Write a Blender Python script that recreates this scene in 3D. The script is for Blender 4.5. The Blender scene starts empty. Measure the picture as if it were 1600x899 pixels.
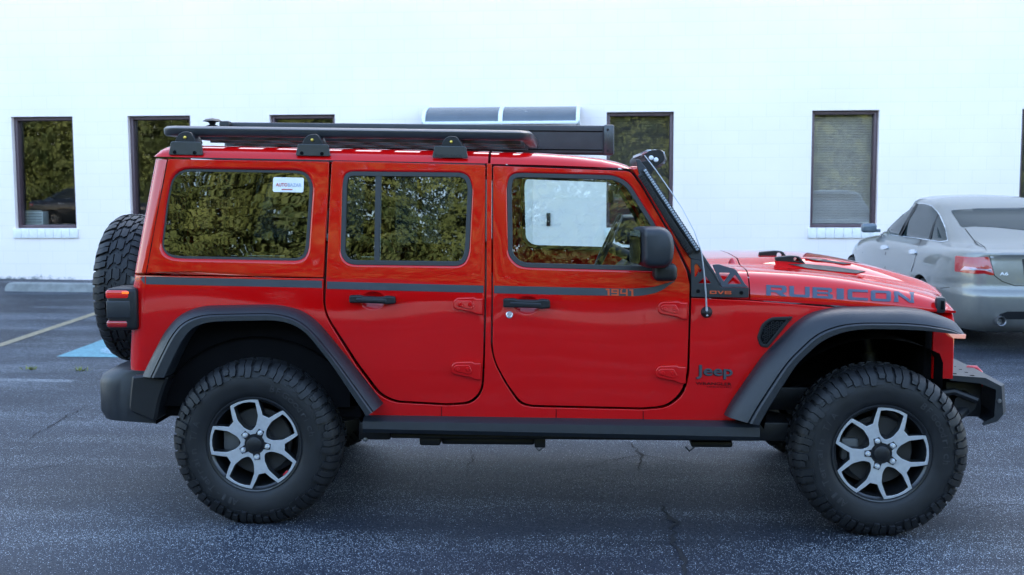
import bpy, bmesh, math, random
import numpy as np
from mathutils import Vector, Matrix
from mathutils.geometry import delaunay_2d_cdt
from mathutils.bvhtree import BVHTree
random.seed(4)
rng = np.random.default_rng(7)
sc = bpy.context.scene
COL = sc.collection
rad = math.radians

# ------------------------------------------------------------------ camera
CAM = Vector((1.539, -5.334, 1.659))
FPX, PITCH, YAW, ROLL = 1778.2, rad(5.234), rad(2.978), rad(-.204)
FW = Vector((-math.sin(YAW)*math.cos(PITCH), math.cos(YAW)*math.cos(PITCH), -math.sin(PITCH)))
_rt = Vector((math.cos(YAW), math.sin(YAW), 0)); _up = _rt.cross(FW)
RT = _rt*math.cos(ROLL) + _up*math.sin(ROLL)
UP = -_rt*math.sin(ROLL) + _up*math.cos(ROLL)
cd = bpy.data.cameras.new('camera'); cam = bpy.data.objects.new('camera', cd); COL.objects.link(cam)
M = Matrix((RT, UP, -FW)).transposed().to_4x4(); M.translation = CAM
cam.matrix_world = M
cd.sensor_width = 36; cd.lens = FPX/1600*36; cd.clip_start = .1; cd.clip_end = 800
cd.dof.use_dof = True; cd.dof.focus_distance = 5.6; cd.dof.aperture_fstop = 5.0
sc.camera = cam

# ------------------------------------------------------------------ light
SUN_EL, SUN_AZ = rad(22), rad(8)          # the sun stands behind the building, so the lot is in its shade
w = bpy.data.worlds.new('World'); sc.world = w; w.use_nodes = True
nt = w.node_tree; bg = nt.nodes['Background']
sky = nt.nodes.new('ShaderNodeTexSky'); sky.sky_type = 'NISHITA'; sky.sun_disc = False
sky.sun_elevation = SUN_EL; sky.sun_rotation = SUN_AZ; sky.altitude = 100; sky.air_density = 1.0; sky.dust_density = 2.4; sky.ozone_density = 1.0
nt.links.new(sky.outputs[0], bg.inputs[0]); bg.inputs[1].default_value = .12
sd = bpy.data.lights.new('sun', 'SUN'); sd.energy = 4.0; sd.angle = rad(.5); sd.color = (1, .93, .82)
sun = bpy.data.objects.new('sun', sd); COL.objects.link(sun)
sdir = Vector((math.sin(SUN_AZ)*math.cos(SUN_EL), math.cos(SUN_AZ)*math.cos(SUN_EL), math.sin(SUN_EL)))
sun.rotation_euler = (-sdir).to_track_quat('-Z', 'Y').to_euler()
sun.location = (0, 30, 30)
sc.view_settings.view_transform = 'Standard'; sc.view_settings.look = 'None'
sc.view_settings.exposure = 3.36; sc.view_settings.gamma = 1
sc.cycles.max_bounces = 10; sc.cycles.transparent_max_bounces = 16
sc.cycles.use_denoising = True
sc.cycles.sample_clamp_indirect = 6

# ------------------------------------------------------------------ tracing helpers (photo pixels -> points in the place)
def ray(px, py): return (FW + RT*((px-800)/FPX) - UP*((py-449.5)/FPX))
def at(px, py, y):
    d = ray(px, py); return CAM + d*((y-CAM.y)/d.y)
def atS(px, py, S, off=0.):
    y = .15
    for _ in range(8):
        p = at(px, py, y); y = S(p.x, p.z)+off
    return at(px, py, y)
SLOPE = -.008                                  # the lot falls gently towards the front of the car
def gz(x, y=0.): return SLOPE*x+.014*max(0., min(y, 14.)-5.)     # and rises a little to the building
def gnd(px, py):
    d = ray(px, py); z = 0.
    for _ in range(30):
        p = CAM+d*((z-CAM.z)/d.z); z = gz(p.x, p.y)
    return p

# ------------------------------------------------------------------ materials
def mat(name, col, rough=.5, metal=0., coat=0., spec=.5, noise=0., nscale=8., bump=0., bscale=200., ior=None, coat_rough=.03):
    m = bpy.data.materials.new(name); m.use_nodes = True
    t = m.node_tree; b = t.nodes['Principled BSDF']
    b.inputs['Base Color'].default_value = (*col, 1); b.inputs['Roughness'].default_value = rough
    b.inputs['Metallic'].default_value = metal; b.inputs['Coat Weight'].default_value = coat
    b.inputs['Coat Roughness'].default_value = coat_rough
    b.inputs['Specular IOR Level'].default_value = spec
    if ior: b.inputs['IOR'].default_value = ior
    tc = t.nodes.new('ShaderNodeTexCoord')
    if noise:
        n = t.nodes.new('ShaderNodeTexNoise'); n.inputs['Scale'].default_value = nscale; n.inputs['Detail'].default_value = 6
        t.links.new(tc.outputs['Object'], n.inputs['Vector'])
        r = t.nodes.new('ShaderNodeMapRange'); r.inputs[3].default_value = 1-noise; r.inputs[4].default_value = 1+noise
        r.inputs[1].default_value = .3; r.inputs[2].default_value = .7
        t.links.new(n.outputs[0], r.inputs[0])
        mx = t.nodes.new('ShaderNodeVectorMath'); mx.operation = 'SCALE'; mx.inputs[0].default_value = col
        t.links.new(r.outputs[0], mx.inputs[3]); t.links.new(mx.outputs[0], b.inputs['Base Color'])
        r2 = t.nodes.new('ShaderNodeMapRange'); r2.inputs[3].default_value = max(0, rough-.12*min(1, noise*4)*rough); r2.inputs[4].default_value = min(1, rough+.15*rough)
        t.links.new(n.outputs[0], r2.inputs[0]); t.links.new(r2.outputs[0], b.inputs['Roughness'])
    if bump:
        n = t.nodes.new('ShaderNodeTexNoise'); n.inputs['Scale'].default_value = bscale; n.inputs['Detail'].default_value = 3
        t.links.new(tc.outputs['Object'], n.inputs['Vector'])
        bp = t.nodes.new('ShaderNodeBump'); bp.inputs['Strength'].default_value = bump; bp.inputs['Distance'].default_value = .002
        t.links.new(n.outputs[0], bp.inputs['Height']); t.links.new(bp.outputs[0], b.inputs['Normal'])
    return m
def glass(name, tint, refl=.10, rough=0., wave=0., wsc=(1, 1, 1)):
    m = bpy.data.materials.new(name); m.use_nodes = True; t = m.node_tree; t.nodes.clear()
    out = t.nodes.new('ShaderNodeOutputMaterial'); mix = t.nodes.new('ShaderNodeMixShader')
    tr = t.nodes.new('ShaderNodeBsdfTransparent'); tr.inputs[0].default_value = (*tint, 1)
    gl = t.nodes.new('ShaderNodeBsdfGlossy'); gl.inputs['Roughness'].default_value = rough
    lw = t.nodes.new('ShaderNodeLayerWeight'); lw.inputs[0].default_value = .5
    p = t.nodes.new('ShaderNodeMath'); p.operation = 'POWER'; p.inputs[1].default_value = 5
    r = t.nodes.new('ShaderNodeMapRange'); r.inputs[3].default_value = refl; r.inputs[4].default_value = 1
    L = t.links.new
    L(lw.outputs['Facing'], p.inputs[0]); L(p.outputs[0], r.inputs[0]); L(r.outputs[0], mix.inputs[0])
    L(tr.outputs[0], mix.inputs[1]); L(gl.outputs[0], mix.inputs[2]); L(mix.outputs[0], out.inputs[0])
    if wave:
        tc = t.nodes.new('ShaderNodeTexCoord'); mp = t.nodes.new('ShaderNodeMapping'); mp.inputs['Scale'].default_value = wsc
        n = t.nodes.new('ShaderNodeTexNoise'); n.inputs['Scale'].default_value = 1; n.inputs['Detail'].default_value = 2
        bp = t.nodes.new('ShaderNodeBump'); bp.inputs['Strength'].default_value = wave; bp.inputs['Distance'].default_value = .01
        L(tc.outputs['Object'], mp.inputs[0]); L(mp.outputs[0], n.inputs['Vector']); L(n.outputs[0], bp.inputs['Height']); L(bp.outputs[0], gl.inputs['Normal'])
    return m
def emit(name, col, e, base):
    m = mat(name, base, .15, coat=.6); b = m.node_tree.nodes['Principled BSDF']
    b.inputs['Emission Color'].default_value = (*col, 1); b.inputs['Emission Strength'].default_value = e
    return m

PAINT = mat('red_paint', (.53, .0028, .0035), .4, 0, 1.0, .0, noise=.03, nscale=3, ior=1.5)
PAINT.node_tree.nodes['Principled BSDF'].inputs['Coat IOR'].default_value = 1.53
DARK = mat('charcoal_plastic', (.012, .0155, .021), .42, 0, 0, .5, noise=.12, nscale=30, bump=.25, bscale=900)
DARK2 = mat('black_plastic', (.008, .009, .011), .45, spec=.4, noise=.15, nscale=25, bump=.2, bscale=700)
BLACK = mat('black_void', (.005, .005, .006), .9, spec=.08, noise=.2)
RUBBER = mat('window_rubber', (.022, .024, .027), .5, noise=.1, nscale=40)
TYRE = mat('tyre_rubber', (.009, .010, .012), .55, spec=.4, noise=.3, nscale=14, bump=.3, bscale=400)
ALU = mat('machined_alloy', (.54, .555, .58), .38, .55, noise=.06, nscale=60)
RIMDK = mat('dark_alloy', (.03, .032, .036), .3, .5, coat=.3, noise=.1)
CHROME = mat('chrome', (.66, .68, .71), .2, .6, noise=.03)
STEEL = mat('worn_steel', (.25, .25, .26), .4, .9, noise=.2, nscale=20)
RACK = mat('rack_powder_coat', (.02, .024, .03), .30, .1, spec=.8, noise=.12, nscale=20, bump=.2, bscale=900)
AWN = mat('awning_case_fabric', (.026, .027, .031), .5, noise=.2, nscale=9, bump=.4, bscale=500)
DECAL = mat('grey_vinyl', (.036, .046, .060), .42, coat=.15, noise=.08)
HOODTXT = mat('blue_grey_vinyl', (.040, .060, .105), .42, noise=.08)
ORANGE = mat('orange_vinyl', (.55, .075, .02), .4, noise=.05)
BADGE = mat('badge_grey', (.07, .08, .095), .35, .3, noise=.05)
HOOK = mat('red_hook', (.5, .02, .03), .35, coat=.4, noise=.08)
TINT = glass('privacy_glass', (.09, .115, .11), .11, wave=.05, wsc=(2.2, 2, 9))
TINT2 = glass('tinted_door_glass', (.10, .13, .125), .115, wave=.014, wsc=(3, 2, 9))
CLEAR = glass('door_glass', (.80, .88, .87), .095, wave=.008, wsc=(3, 2, 7))
WSCR = glass('windscreen_glass', (.75, .83, .82), .09)
MIRR = mat('mirror_silver', (.8, .82, .84), .03, 1., noise=.01)
SEAT = mat('seat_leather', (.016, .016, .018), .5, noise=.2, nscale=20)
WHITE = mat('white_vinyl', (.78, .79, .82), .45, noise=.04)
TXTRED = mat('red_print', (.5, .09, .08), .5, noise=.03)
TXTBLUE = mat('grey_print', (.40, .46, .56), .5, noise=.03)
LENSR = emit('lit_tail_lens', (1, .03, .01), .02, (.34, .006, .008))
LENSR0 = mat('red_lens', (.34, .006, .010), .15, coat=.8, noise=.05)
BULB = emit('bulb', (1, .20, .02), .13, (.4, .02, .008))
AMBER = emit('amber_marker', (1, .34, .18), .03, (.62, .30, .22))
BRASS = mat('brass_bolt', (.75, .55, .12), .3, .9, noise=.05)
LED = mat('led_lens', (.30, .33, .38), .25, .2, coat=.5, noise=.1, nscale=60)

# ------------------------------------------------------------------ mesh helpers
def tag(o, label=None, cat=None, group=None, kind=None):
    for k, v in (('label', label), ('category', cat), ('group', group), ('kind', kind)):
        if v: o[k] = v
    return o
def link(o, parent=None):
    COL.objects.link(o)
    if parent is not None:
        o.parent = parent
        if parent.parent is None: o.matrix_parent_inverse = Matrix.Translation(-parent.location)
    return o
def empty(name, loc, parent=None):
    o = bpy.data.objects.new(name, None); o.location = loc; o.empty_display_size = .2; return link(o, parent)
def mkmesh(name, V, F, m, parent=None, normals=None, ang=35, cls=None):
    me = bpy.data.meshes.new(name); me.from_pydata([tuple(v) for v in V], [], F); me.validate(clean_customdata=False)
    me.polygons.foreach_set('use_smooth', [True]*len(me.polygons))
    for k in (m if isinstance(m, (list, tuple)) else [m]): me.materials.append(k)
    if normals is not None and len(me.vertices) == len(normals): me.normals_split_custom_set_from_vertices([tuple(n) for n in normals])
    else: me.set_sharp_from_angle(angle=rad(ang))
    me.update()
    return link(bpy.data.objects.new(name, me), parent)
class MB:
    def __init__(s): s.V, s.F = [], []
    def add(s, V, F, X=None):
        b = len(s.V); s.V += [X @ Vector(v) if X else Vector(v) for v in V]; s.F += [tuple(i+b for i in f) for f in F]; return s
    def bm(s, bm, X=None):
        bm.verts.index_update(); s.add([v.co.copy() for v in bm.verts], [[v.index for v in f.verts] for f in bm.faces], X); bm.free(); return s
    def box(s, lo, hi, bev=0., X=None, seg=2):
        bm = bmesh.new(); bmesh.ops.create_cube(bm, size=1)
        for v in bm.verts: v.co = Vector([lo[i]+(v.co[i]+.5)*(hi[i]-lo[i]) for i in range(3)])
        if bev: bmesh.ops.bevel(bm, geom=bm.edges[:], offset=bev, segments=seg, affect='EDGES', profile=.5)
        return s.bm(bm, X)
    def loft(s, rings, closed=True, cap=True, X=None, flip=False):
        n = len(rings[0]); V = [v for r in rings for v in r]; F = []
        for i in range(len(rings)-1):
            for j in range(n if closed else n-1):
                k = (j+1) % n; f = (i*n+j, i*n+k, (i+1)*n+k, (i+1)*n+j); F.append(f[::-1] if flip else f)
        if cap and closed:
            a = tuple(range(n)); b = tuple((len(rings)-1)*n+i for i in range(n))
            F += [a, b[::-1]] if flip else [a[::-1], b]
        return s.add(V, F, X)
    def tube(s, path, r, n=8, cap=True, X=None):
        path = [Vector(p) for p in path]; rs = r if isinstance(r, (list, tuple)) else [r]*len(path); rings = []
        ref = None
        for i, p in enumerate(path):
            t = (path[min(i+1, len(path)-1)]-path[max(i-1, 0)]).normalized()
            if ref is None: ref = t.orthogonal().normalized()
            u = (ref-t*ref.dot(t)).normalized(); ref = u; v = t.cross(u)
            rings.append([p+(u*math.cos(2*math.pi*k/n)+v*math.sin(2*math.pi*k/n))*rs[i] for k in range(n)])
        return s.loft(rings, True, cap, X)
    def lathe(s, prof, n=48, X=None, a0=0., a1=2*math.pi, closed=True):   # prof (r, y) around the Y axis
        m = n if closed else n+1; V = []; F = []; k = len(prof)
        for i in range(m):
            a = a0+(a1-a0)*i/n
            for r, y in prof: V.append((r*math.cos(a), y, r*math.sin(a)))
        for i in range(n):
            for j in range(k-1):
                a, b = i*k+j, ((i+1) % m)*k+j; F.append((a, a+1, b+1, b))
        return s.add(V, F, X)
    def prism(s, poly, d0, d1, plane='xz', bev=0.):     # poly in the plane, extruded along the third axis, edges chamfered
        A = sum(poly[i][0]*poly[(i+1) % len(poly)][1]-poly[(i+1) % len(poly)][0]*poly[i][1] for i in range(len(poly)))
        P = [tuple(p[:2]) for p in (poly if A > 0 else poly[::-1])]
        q = {'xz': lambda a, b, d: (a, d, b), 'yz': lambda a, b, d: (d, a, b), 'xy': lambda a, b, d: (a, b, d)}[plane]
        if bev:
            I = offset(P, bev); R = [[q(*p, d0) for p in I], [q(*p, d0+bev) for p in P], [q(*p, d1-bev) for p in P], [q(*p, d1) for p in I]]
        else: R = [[q(*p, d0) for p in P], [q(*p, d1) for p in P]]
        return s.loft(R, True, True, None, plane == 'xz')
    def build(s, name, m, parent=None, ang=35):
        return mkmesh(name, s.V, s.F, m, parent, None, ang)
def offset(P, d):      # moves every point of a counter-clockwise loop to its left by d
    n = len(P); out = []
    for i in range(n):
        a, b, c = Vector(P[i-1][:2]), Vector(P[i][:2]), Vector(P[(i+1) % n][:2])
        e, f = (b-a), (c-b)
        if e.length < 1e-9 or f.length < 1e-9: out.append(tuple(b)); continue
        e.normalize(); f.normalize(); n1, n2 = Vector((-e.y, e.x)), Vector((-f.y, f.x)); m = n1+n2
        k = m.length_squared
        out.append(tuple(b+m*(2*d/max(k, .8))) if k > 1e-6 else tuple(b+n1*d))
    return out
def rnd(P, r=6, k=5):  # rounds the corners; a point may carry its own radius
    out = []; n = len(P)
    for i in range(n):
        b = Vector(P[i][:2]); a = Vector(P[i-1][:2]); c = Vector(P[(i+1) % n][:2]); rr = P[i][2] if len(P[i]) > 2 else r
        if rr <= 0: out.append(tuple(b)); continue
        ta = min(rr, (a-b).length*.48); tc = min(rr, (c-b).length*.48)
        p, q = b+(a-b).normalized()*ta, b+(c-b).normalized()*tc
        for j in range(k+1):
            t = j/k; out.append(tuple(p*(1-t)**2+b*2*t*(1-t)+q*t*t))
    return out
def area(P): return .5*sum(P[i][0]*P[(i+1) % len(P)][1]-P[(i+1) % len(P)][0]*P[i][1] for i in range(len(P)))
def inside(p, P):
    x, y = p; c = False; n = len(P); j = n-1
    for i in range(n):
        if (P[i][1] > y) != (P[j][1] > y) and x < (P[j][0]-P[i][0])*(y-P[i][1])/(P[j][1]-P[i][1])+P[i][0]: c = not c
        j = i
    return c
def fill(loops, grid, extra=()):    # triangulates outline + holes with inner grid points
    V = []; E = []
    for L in loops:
        b = len(V); V += [Vector(p[:2]) for p in L]; E += [(b+i, b+(i+1) % len(L)) for i in range(len(L))]
    if grid:
        xs = [p[0] for p in loops[0]]; ys = [p[1] for p in loops[0]]
        allp = np.array([tuple(v) for v in V])
        nx = int((max(xs)-min(xs))/grid); ny = int((max(ys)-min(ys))/grid)
        for i in range(1, nx+1):
            for j in range(1, ny+1):
                p = (min(xs)+i*grid, min(ys)+j*grid)
                if inside(p, loops[0]) and not any(inside(p, h) for h in loops[1:]) and np.min(np.hypot(*(allp-p).T)) > grid*.45: V.append(Vector(p))
    if len(extra):
        allp = np.array([tuple(v) for v in V])
        for p in extra:
            if inside(p, loops[0]) and not any(inside(p, h) for h in loops[1:]) and np.min(np.hypot(*(allp-p).T)) > .004: V.append(Vector(p))
    r = delaunay_2d_cdt(V, E, [], 0, 1e-7)
    T = []
    for f in r[2]:
        c = sum((r[0][i] for i in f), Vector((0, 0)))/len(f)
        if inside(c, loops[0]) and not any(inside(c, h) for h in loops[1:]):
            a, b, cc = (r[0][i] for i in f[:3])
            T.append(tuple(f) if (b-a).cross(cc-a) > 0 else tuple(f)[::-1])
    return r[0], T
W = 1.88
def panel(name, outline, holes, S, m, parent, thick=.03, bev=.005, hbev=None, grid=.05, far=False, px=True, extra=None):
    """A shaped sheet on the surface y = S(x, z), with rounded rims. Outlines are traced (px) or given in x, z."""
    conv = (lambda P: [(lambda q: (q.x, q.z))(atS(p[0], p[1], S)) for p in P]) if px else (lambda P: [tuple(p[:2]) for p in P])
    L = [conv(outline)]+[conv(h) for h in holes]
    if extra is not None: L[0] = [(max(p[0], XREAR(p[1])+.006), p[1]) for p in L[0]]
    L = [l if (area(l) > 0) == (i == 0) else l[::-1] for i, l in enumerate(L)]
    hb = bev if hbev is None else hbev
    ins = [offset(l, bev if i == 0 else hb) for i, l in enumerate(L)]
    V2, T = fill(ins, grid, () if extra is None else extra)
    def nrm(x, z):
        h = .004; n = Vector(((S(x+h, z)-S(x-h, z))/(2*h), -1, (S(x, z+h)-S(x, z-h))/(2*h))); return n.normalized()
    V = [Vector((p.x, S(p.x, p.y), p.y)) for p in V2]; N = [nrm(p.x, p.y) for p in V2]; F = list(T)
    for li, l in enumerate(L):
        b = bev if li == 0 else hb; n = len(l); base = len(V); I1 = ins[li]; I2 = offset(l, b*.3)
        out2 = []
        for i in range(n):
            t = Vector(l[(i+1) % n])-Vector(l[i-1]); t = t.normalized() if t.length else Vector((1, 0)); out2.append(Vector((t.y, 0, -t.x)))
        for P, dy, wn in ((I1, 0, 0), (I2, .3*b, .5), (l, b, 1.), (l, thick, 1.)):
            for i, p in enumerate(P):
                s = S(p[0], p[1]); V.append(Vector((p[0], s+dy, p[1]))); N.append((nrm(*p)*(1-wn)+out2[i]*wn).normalized())
        for k in range(3):
            for i in range(n):
                j = (i+1) % n; F.append((base+k*n+j, base+k*n+i, base+(k+1)*n+i, base+(k+1)*n+j))
    if far:
        V = [Vector((v.x, W-v.y, v.z)) for v in V]; N = [Vector((n.x, -n.y, n.z)) for n in N]; F = [f[::-1] for f in F]
    return mkmesh(name, V, F, m, parent, N)
def sheet(name, outline, S, m, parent, grid=.05, far=False, px=True):   # one pane or one vinyl film
    L = [(lambda q: (q.x, q.z))(atS(p[0], p[1], S)) for p in outline] if px else [tuple(p[:2]) for p in outline]
    if area(L) < 0: L = L[::-1]
    V2, T = fill([L], grid); V = [Vector((p.x, S(p.x, p.y), p.y)) for p in V2]; h = .004
    N = [Vector(((S(p.x+h, p.y)-S(p.x-h, p.y))/(2*h), -1, (S(p.x, p.y+h)-S(p.x, p.y-h))/(2*h))).normalized() for p in V2]
    if far:
        V = [Vector((v.x, W-v.y, v.z)) for v in V]; N = [Vector((n.x, -n.y, n.z)) for n in N]; T = [f[::-1] for f in T]
    return mkmesh(name, V, T, m, parent, N)
def bvh_of(objs):
    V, F = [], []
    for o in objs:
        b = len(V); V += [v.co.copy() for v in o.data.vertices]; F += [[i+b for i in p.vertices] for p in o.data.polygons]
    return BVHTree.FromPolygons(V, F)
def cast(px, py, bvh):
    d = ray(px, py).normalized(); r = bvh.ray_cast(CAM, d); return r[0], r[1]
def decal(name, polys, bvh, m, parent, off=.002, grid=6., skirt=.006):   # a film or lens lying on a body, traced in the photo
    V, F, N = [], [], []
    for P in polys:
        if area(P) > 0: P = P[::-1]
        P = [tuple(p[:2]) for p in P]; Q = [(p[0], -p[1]) for p in P]
        V2, T = fill([Q], grid); base = len(V); good = {}
        last = None
        for i, p in enumerate(V2):
            h, n = cast(p.x, -p.y, bvh)
            if h is None: continue
            if n.dot(CAM-h) < 0: n = -n
            good[i] = len(V); V.append(h+n*off); N.append(n)
        for t in T:
            if all(i in good for i in t): F.append(tuple(good[i] for i in t))
        if skirt:
            n = len(Q); ring = [good.get(i) for i in range(n)]
            if None not in ring:
                b = len(V)
                for i in range(n): V.append(V[ring[i]]-N[ring[i]]*skirt); N.append(N[ring[i]])
                for i in range(n): j = (i+1) % n; F.append((ring[j], ring[i], b+i, b+j))
    return mkmesh(name, V, F, m, parent, None, 40)
def text_tris(s, bold=0.):
    c = bpy.data.curves.new('txt', 'FONT'); c.body = s; c.size = 1; c.offset = bold; c.resolution_u = 3
    o = bpy.data.objects.new('txt', c); COL.objects.link(o); bpy.context.view_layer.update()
    me = bpy.data.meshes.new_from_object(o.evaluated_get(bpy.context.evaluated_depsgraph_get()))
    V = [(v.co.x, v.co.y) for v in me.vertices]; F = [tuple(p.vertices) for p in me.polygons]
    bpy.data.objects.remove(o); bpy.data.meshes.remove(me); bpy.data.curves.remove(c)
    x0, x1 = min(v[0] for v in V), max(v[0] for v in V); y0, y1 = min(v[1] for v in V), max(v[1] for v in V)
    return [((v[0]-x0)/(x1-x0), (v[1]-y0)/(y1-y0)) for v in V], F, (x1-x0)/(y1-y0)
def bil(q, u, v):     # q: top-left, top-right, bottom-right, bottom-left in pixels; v up
    a = [q[3][i]*(1-u)+q[2][i]*u for i in (0, 1)]; b = [q[0][i]*(1-u)+q[1][i]*u for i in (0, 1)]
    return a[0]*(1-v)+b[0]*v, a[1]*(1-v)+b[1]*v
def text_on(name, s, quad, fn, m, parent, bold=0., thick=.002):    # lettering pressed on the surface fn(px, py)
    V2, F2, _ = text_tris(s, bold); P = [fn(*bil(quad, u, v)) for u, v in V2]
    V = [p[0] for p in P]; n = len(V)
    F = [f for f in F2]
    o = mkmesh(name, V, F, m, parent, None, 40)
    return o
# wide square capitals, drawn as bars in a unit box; each glyph is a list of polygons
def bars(ch):
    t, h = .23, .24; c = .10
    l = [(0, 0), (t, 0), (t, 1), (0, 1)]
    if ch == 'I': return [[(.32, 0), (.68, 0), (.68, 1), (.32, 1)]]
    if ch == 'U': return [[(0, c), (t, h), (t, 1), (0, 1)], [(1-t, h), (1, c), (1, 1), (1-t, 1)], [(0, c), (c, 0), (1-c, 0), (1, c), (1-t, h), (t, h)]]
    if ch == 'C': return [[(0, c), (t, h), (t, 1-h), (0, 1-c)], [(0, c), (c, 0), (1, 0), (1, h), (t, h)], [(0, 1-c), (t, 1-h), (1, 1-h), (1, 1), (c, 1)]]
    if ch == 'O': return [[(0, c), (t, h), (t, 1-h), (0, 1-c)], [(1-t, h), (1, c), (1, 1-c), (1-t, 1-h)], [(0, c), (c, 0), (1-c, 0), (1, c), (1-t, h), (t, h)], [(0, 1-c), (t, 1-h), (1-t, 1-h), (1, 1-c), (1-c, 1), (c, 1)]]
    if ch == 'N': return [l, [(1-t, 0), (1, 0), (1, 1), (1-t, 1)], [(t, 1), (t, .66), (1-t, 0), (1-t, .34)]]
    if ch == 'R': return [l, [(t, 1-h*.9), (1-t, 1-h*.9), (1, 1-c), (1-c, 1), (t, 1)], [(t, .34), (1-c, .34), (1, .34+c), (1-t, .55), (t, .55)], [(1-t, .55), (1, .34+c), (1, 1-c), (1-t, 1-h*.9)], [(.45, .34), (.74, 0), (1.04, 0), (.76, .34)]]
    if ch == 'B': return [l, [(t, 1-h*.9), (1-t, 1-h*.9), (.97, 1-c), (.97-c, 1), (t, 1)], [(t, .41), (.97-t*.5, .41), (.97-t*.5, .6), (t, .6)], [(t, 0), (1-c, 0), (1, c), (1-t, h*.9), (t, h*.9)], [(1-t, .6), (.9, .6), (.97, .68), (.97, 1-c), (1-t, 1-h*.9)], [(1-t, h*.9), (1, c), (1, .36), (.93, .41), (1-t, .41)]]
    if ch == '1': return [[(.35, 0), (.62, 0), (.62, 1), (.35, 1)], [(.1, .8), (.35, .8), (.35, 1), (.1, 1)]]
    if ch == '9': return [[(0, .42), (t, .42), (t, 1), (0, 1)], [(t, .8), (1, .8), (1, 1), (t, 1)], [(1-t, 0), (1, 0), (1, .8), (1-t, .8)], [(t, .42), (1-t, .42), (1-t, .6), (t, .6)], [(0, 0), (1-t, 0), (1-t, .2), (0, .2)]]
    if ch == '4': return [[(0, .3), (t, .3), (t, .8), (t*1.6, 1), (t*.5, 1), (0, .8)], [(t, .3), (1-t, .3), (1-t, .48), (t, .48)], [(1-t, 0), (1, 0), (1, 1), (1-t, 1)]]
    if ch == 'D': return [l, [(t, 0), (1-c, 0), (1, c), (1-t, h), (t, h)], [(t, 1-h), (1-t, 1-h), (1, 1-c), (1-c, 1), (t, 1)], [(1-t, h), (1, c), (1, 1-c), (1-t, 1-h)]]
    if ch == 'V': return [[(0, 1), (.4, 0), (.6, 0), (.27, 1)], [(.6, 0), (1, 1), (.73, 1), (.5, .3)]]
    if ch == '8': return bars('B')
    return []
def bar_text(s, quad, gap=.16):
    widths = [.45 if c == 'I' else (.6 if c == '1' else 1.) for c in s]; tot = sum(widths)+gap*(len(s)-1); x = 0; out = []
    for c, wd in zip(s, widths):
        for P in bars(c):
            x0 = .32-.045 if c == 'I' else 0
            out.append([bil(quad, (x+(p[0]-(.275 if c == 'I' else (.06 if c == '1' else 0)))*1.)/tot, p[1]) for p in P])
        x += wd+gap
    return out

exec_parts = []
del exec_parts
# ------------------------------------------------------------------ ground
def asphalt():
    m = bpy.data.materials.new('asphalt'); m.use_nodes = True; t = m.node_tree; b = t.nodes['Principled BSDF']; L = t.links.new
    tc = t.nodes.new('ShaderNodeTexCoord')
    def noise(scale, detail=3, sx=1, sy=1, rough=.5, off=0):
        mp = t.nodes.new('ShaderNodeMapping'); mp.inputs['Scale'].default_value = (sx, sy, 1); mp.inputs['Location'].default_value = (off, off, 0)
        n = t.nodes.new('ShaderNodeTexNoise'); n.inputs['Scale'].default_value = scale; n.inputs['Detail'].default_value = detail; n.inputs['Roughness'].default_value = rough
        L(tc.outputs['Object'], mp.inputs[0]); L(mp.outputs[0], n.inputs['Vector']); return n.outputs[0]
    def rng_(s, a, c, d=0., e=1., smooth=True):
        r = t.nodes.new('ShaderNodeMapRange'); r.inputs[1].default_value = a; r.inputs[2].default_value = c; r.inputs[3].default_value = d; r.inputs[4].default_value = e
        if smooth: r.interpolation_type = 'SMOOTHSTEP'
        L(s, r.inputs[0]); return r.outputs[0]
    def mth(op, a, c):
        q = t.nodes.new('ShaderNodeMath'); q.operation = op
        for i, v in enumerate((a, c)):
            if isinstance(v, (int, float)): q.inputs[i].default_value = v
            else: L(v, q.inputs[i])
        return q.outputs[0]
    bands = rng_(noise(1., 6, .45, 2.2), .42, .68)
    patch = rng_(noise(.8, 5, .5, 1.2, off=7), .35, .7)
    vo = t.nodes.new('ShaderNodeTexVoronoi'); vo.inputs['Scale'].default_value = 165; L(tc.outputs['Object'], vo.inputs['Vector'])
    sep = t.nodes.new('ShaderNodeSeparateColor'); L(vo.outputs['Color'], sep.inputs[0])
    stone = sep.outputs[0]                     # one random value for each stone
    core = rng_(vo.outputs['Distance'], .25, .5, 1, 0)
    expo = mth('ADD', mth('MULTIPLY', bands, .46), mth('MULTIPLY', patch, .24))   # how far the sealer is off the stones and glints are painted in
    thr = mth('SUBTRACT', .93, expo)
    worn_glint = mth('MULTIPLY', rng_(mth('SUBTRACT', stone, thr), 0, .10), core)
    fine = noise(420, 3)
    base = mth('ADD', rng_(fine, .3, .7, .010, .031, False), mth('MULTIPLY', patch, .012))
    wv = mth('MULTIPLY', worn_glint, rng_(sep.outputs[1], 0, 1, .12, .95, False))  # bare stones, brightened so their colour also stands in for sky glints
    val = mth('ADD', base, wv)
    cc = t.nodes.new('ShaderNodeCombineColor'); L(mth('ADD', mth('MULTIPLY', base, .62), mth('MULTIPLY', wv, .90)), cc.inputs[0]); L(mth('ADD', mth('MULTIPLY', base, .84), mth('MULTIPLY', wv, .98)), cc.inputs[1]); L(mth('ADD', mth('MULTIPLY', base, 1.30), mth('MULTIPLY', wv, 1.06)), cc.inputs[2])
    L(cc.outputs[0], b.inputs['Base Color'])
    L(rng_(stone, 0, 1, .42, .72, False), b.inputs['Roughness'])
    b.inputs['Specular IOR Level'].default_value = .28
    h = mth('ADD', mth('MULTIPLY', core, stone), mth('MULTIPLY', fine, .5))
    bp = t.nodes.new('ShaderNodeBump'); bp.inputs['Strength'].default_value = .8; bp.inputs['Distance'].default_value = .004
    L(h, bp.inputs['Height']); L(bp.outputs[0], b.inputs['Normal'])
    return m
ASPH = asphalt()
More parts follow.
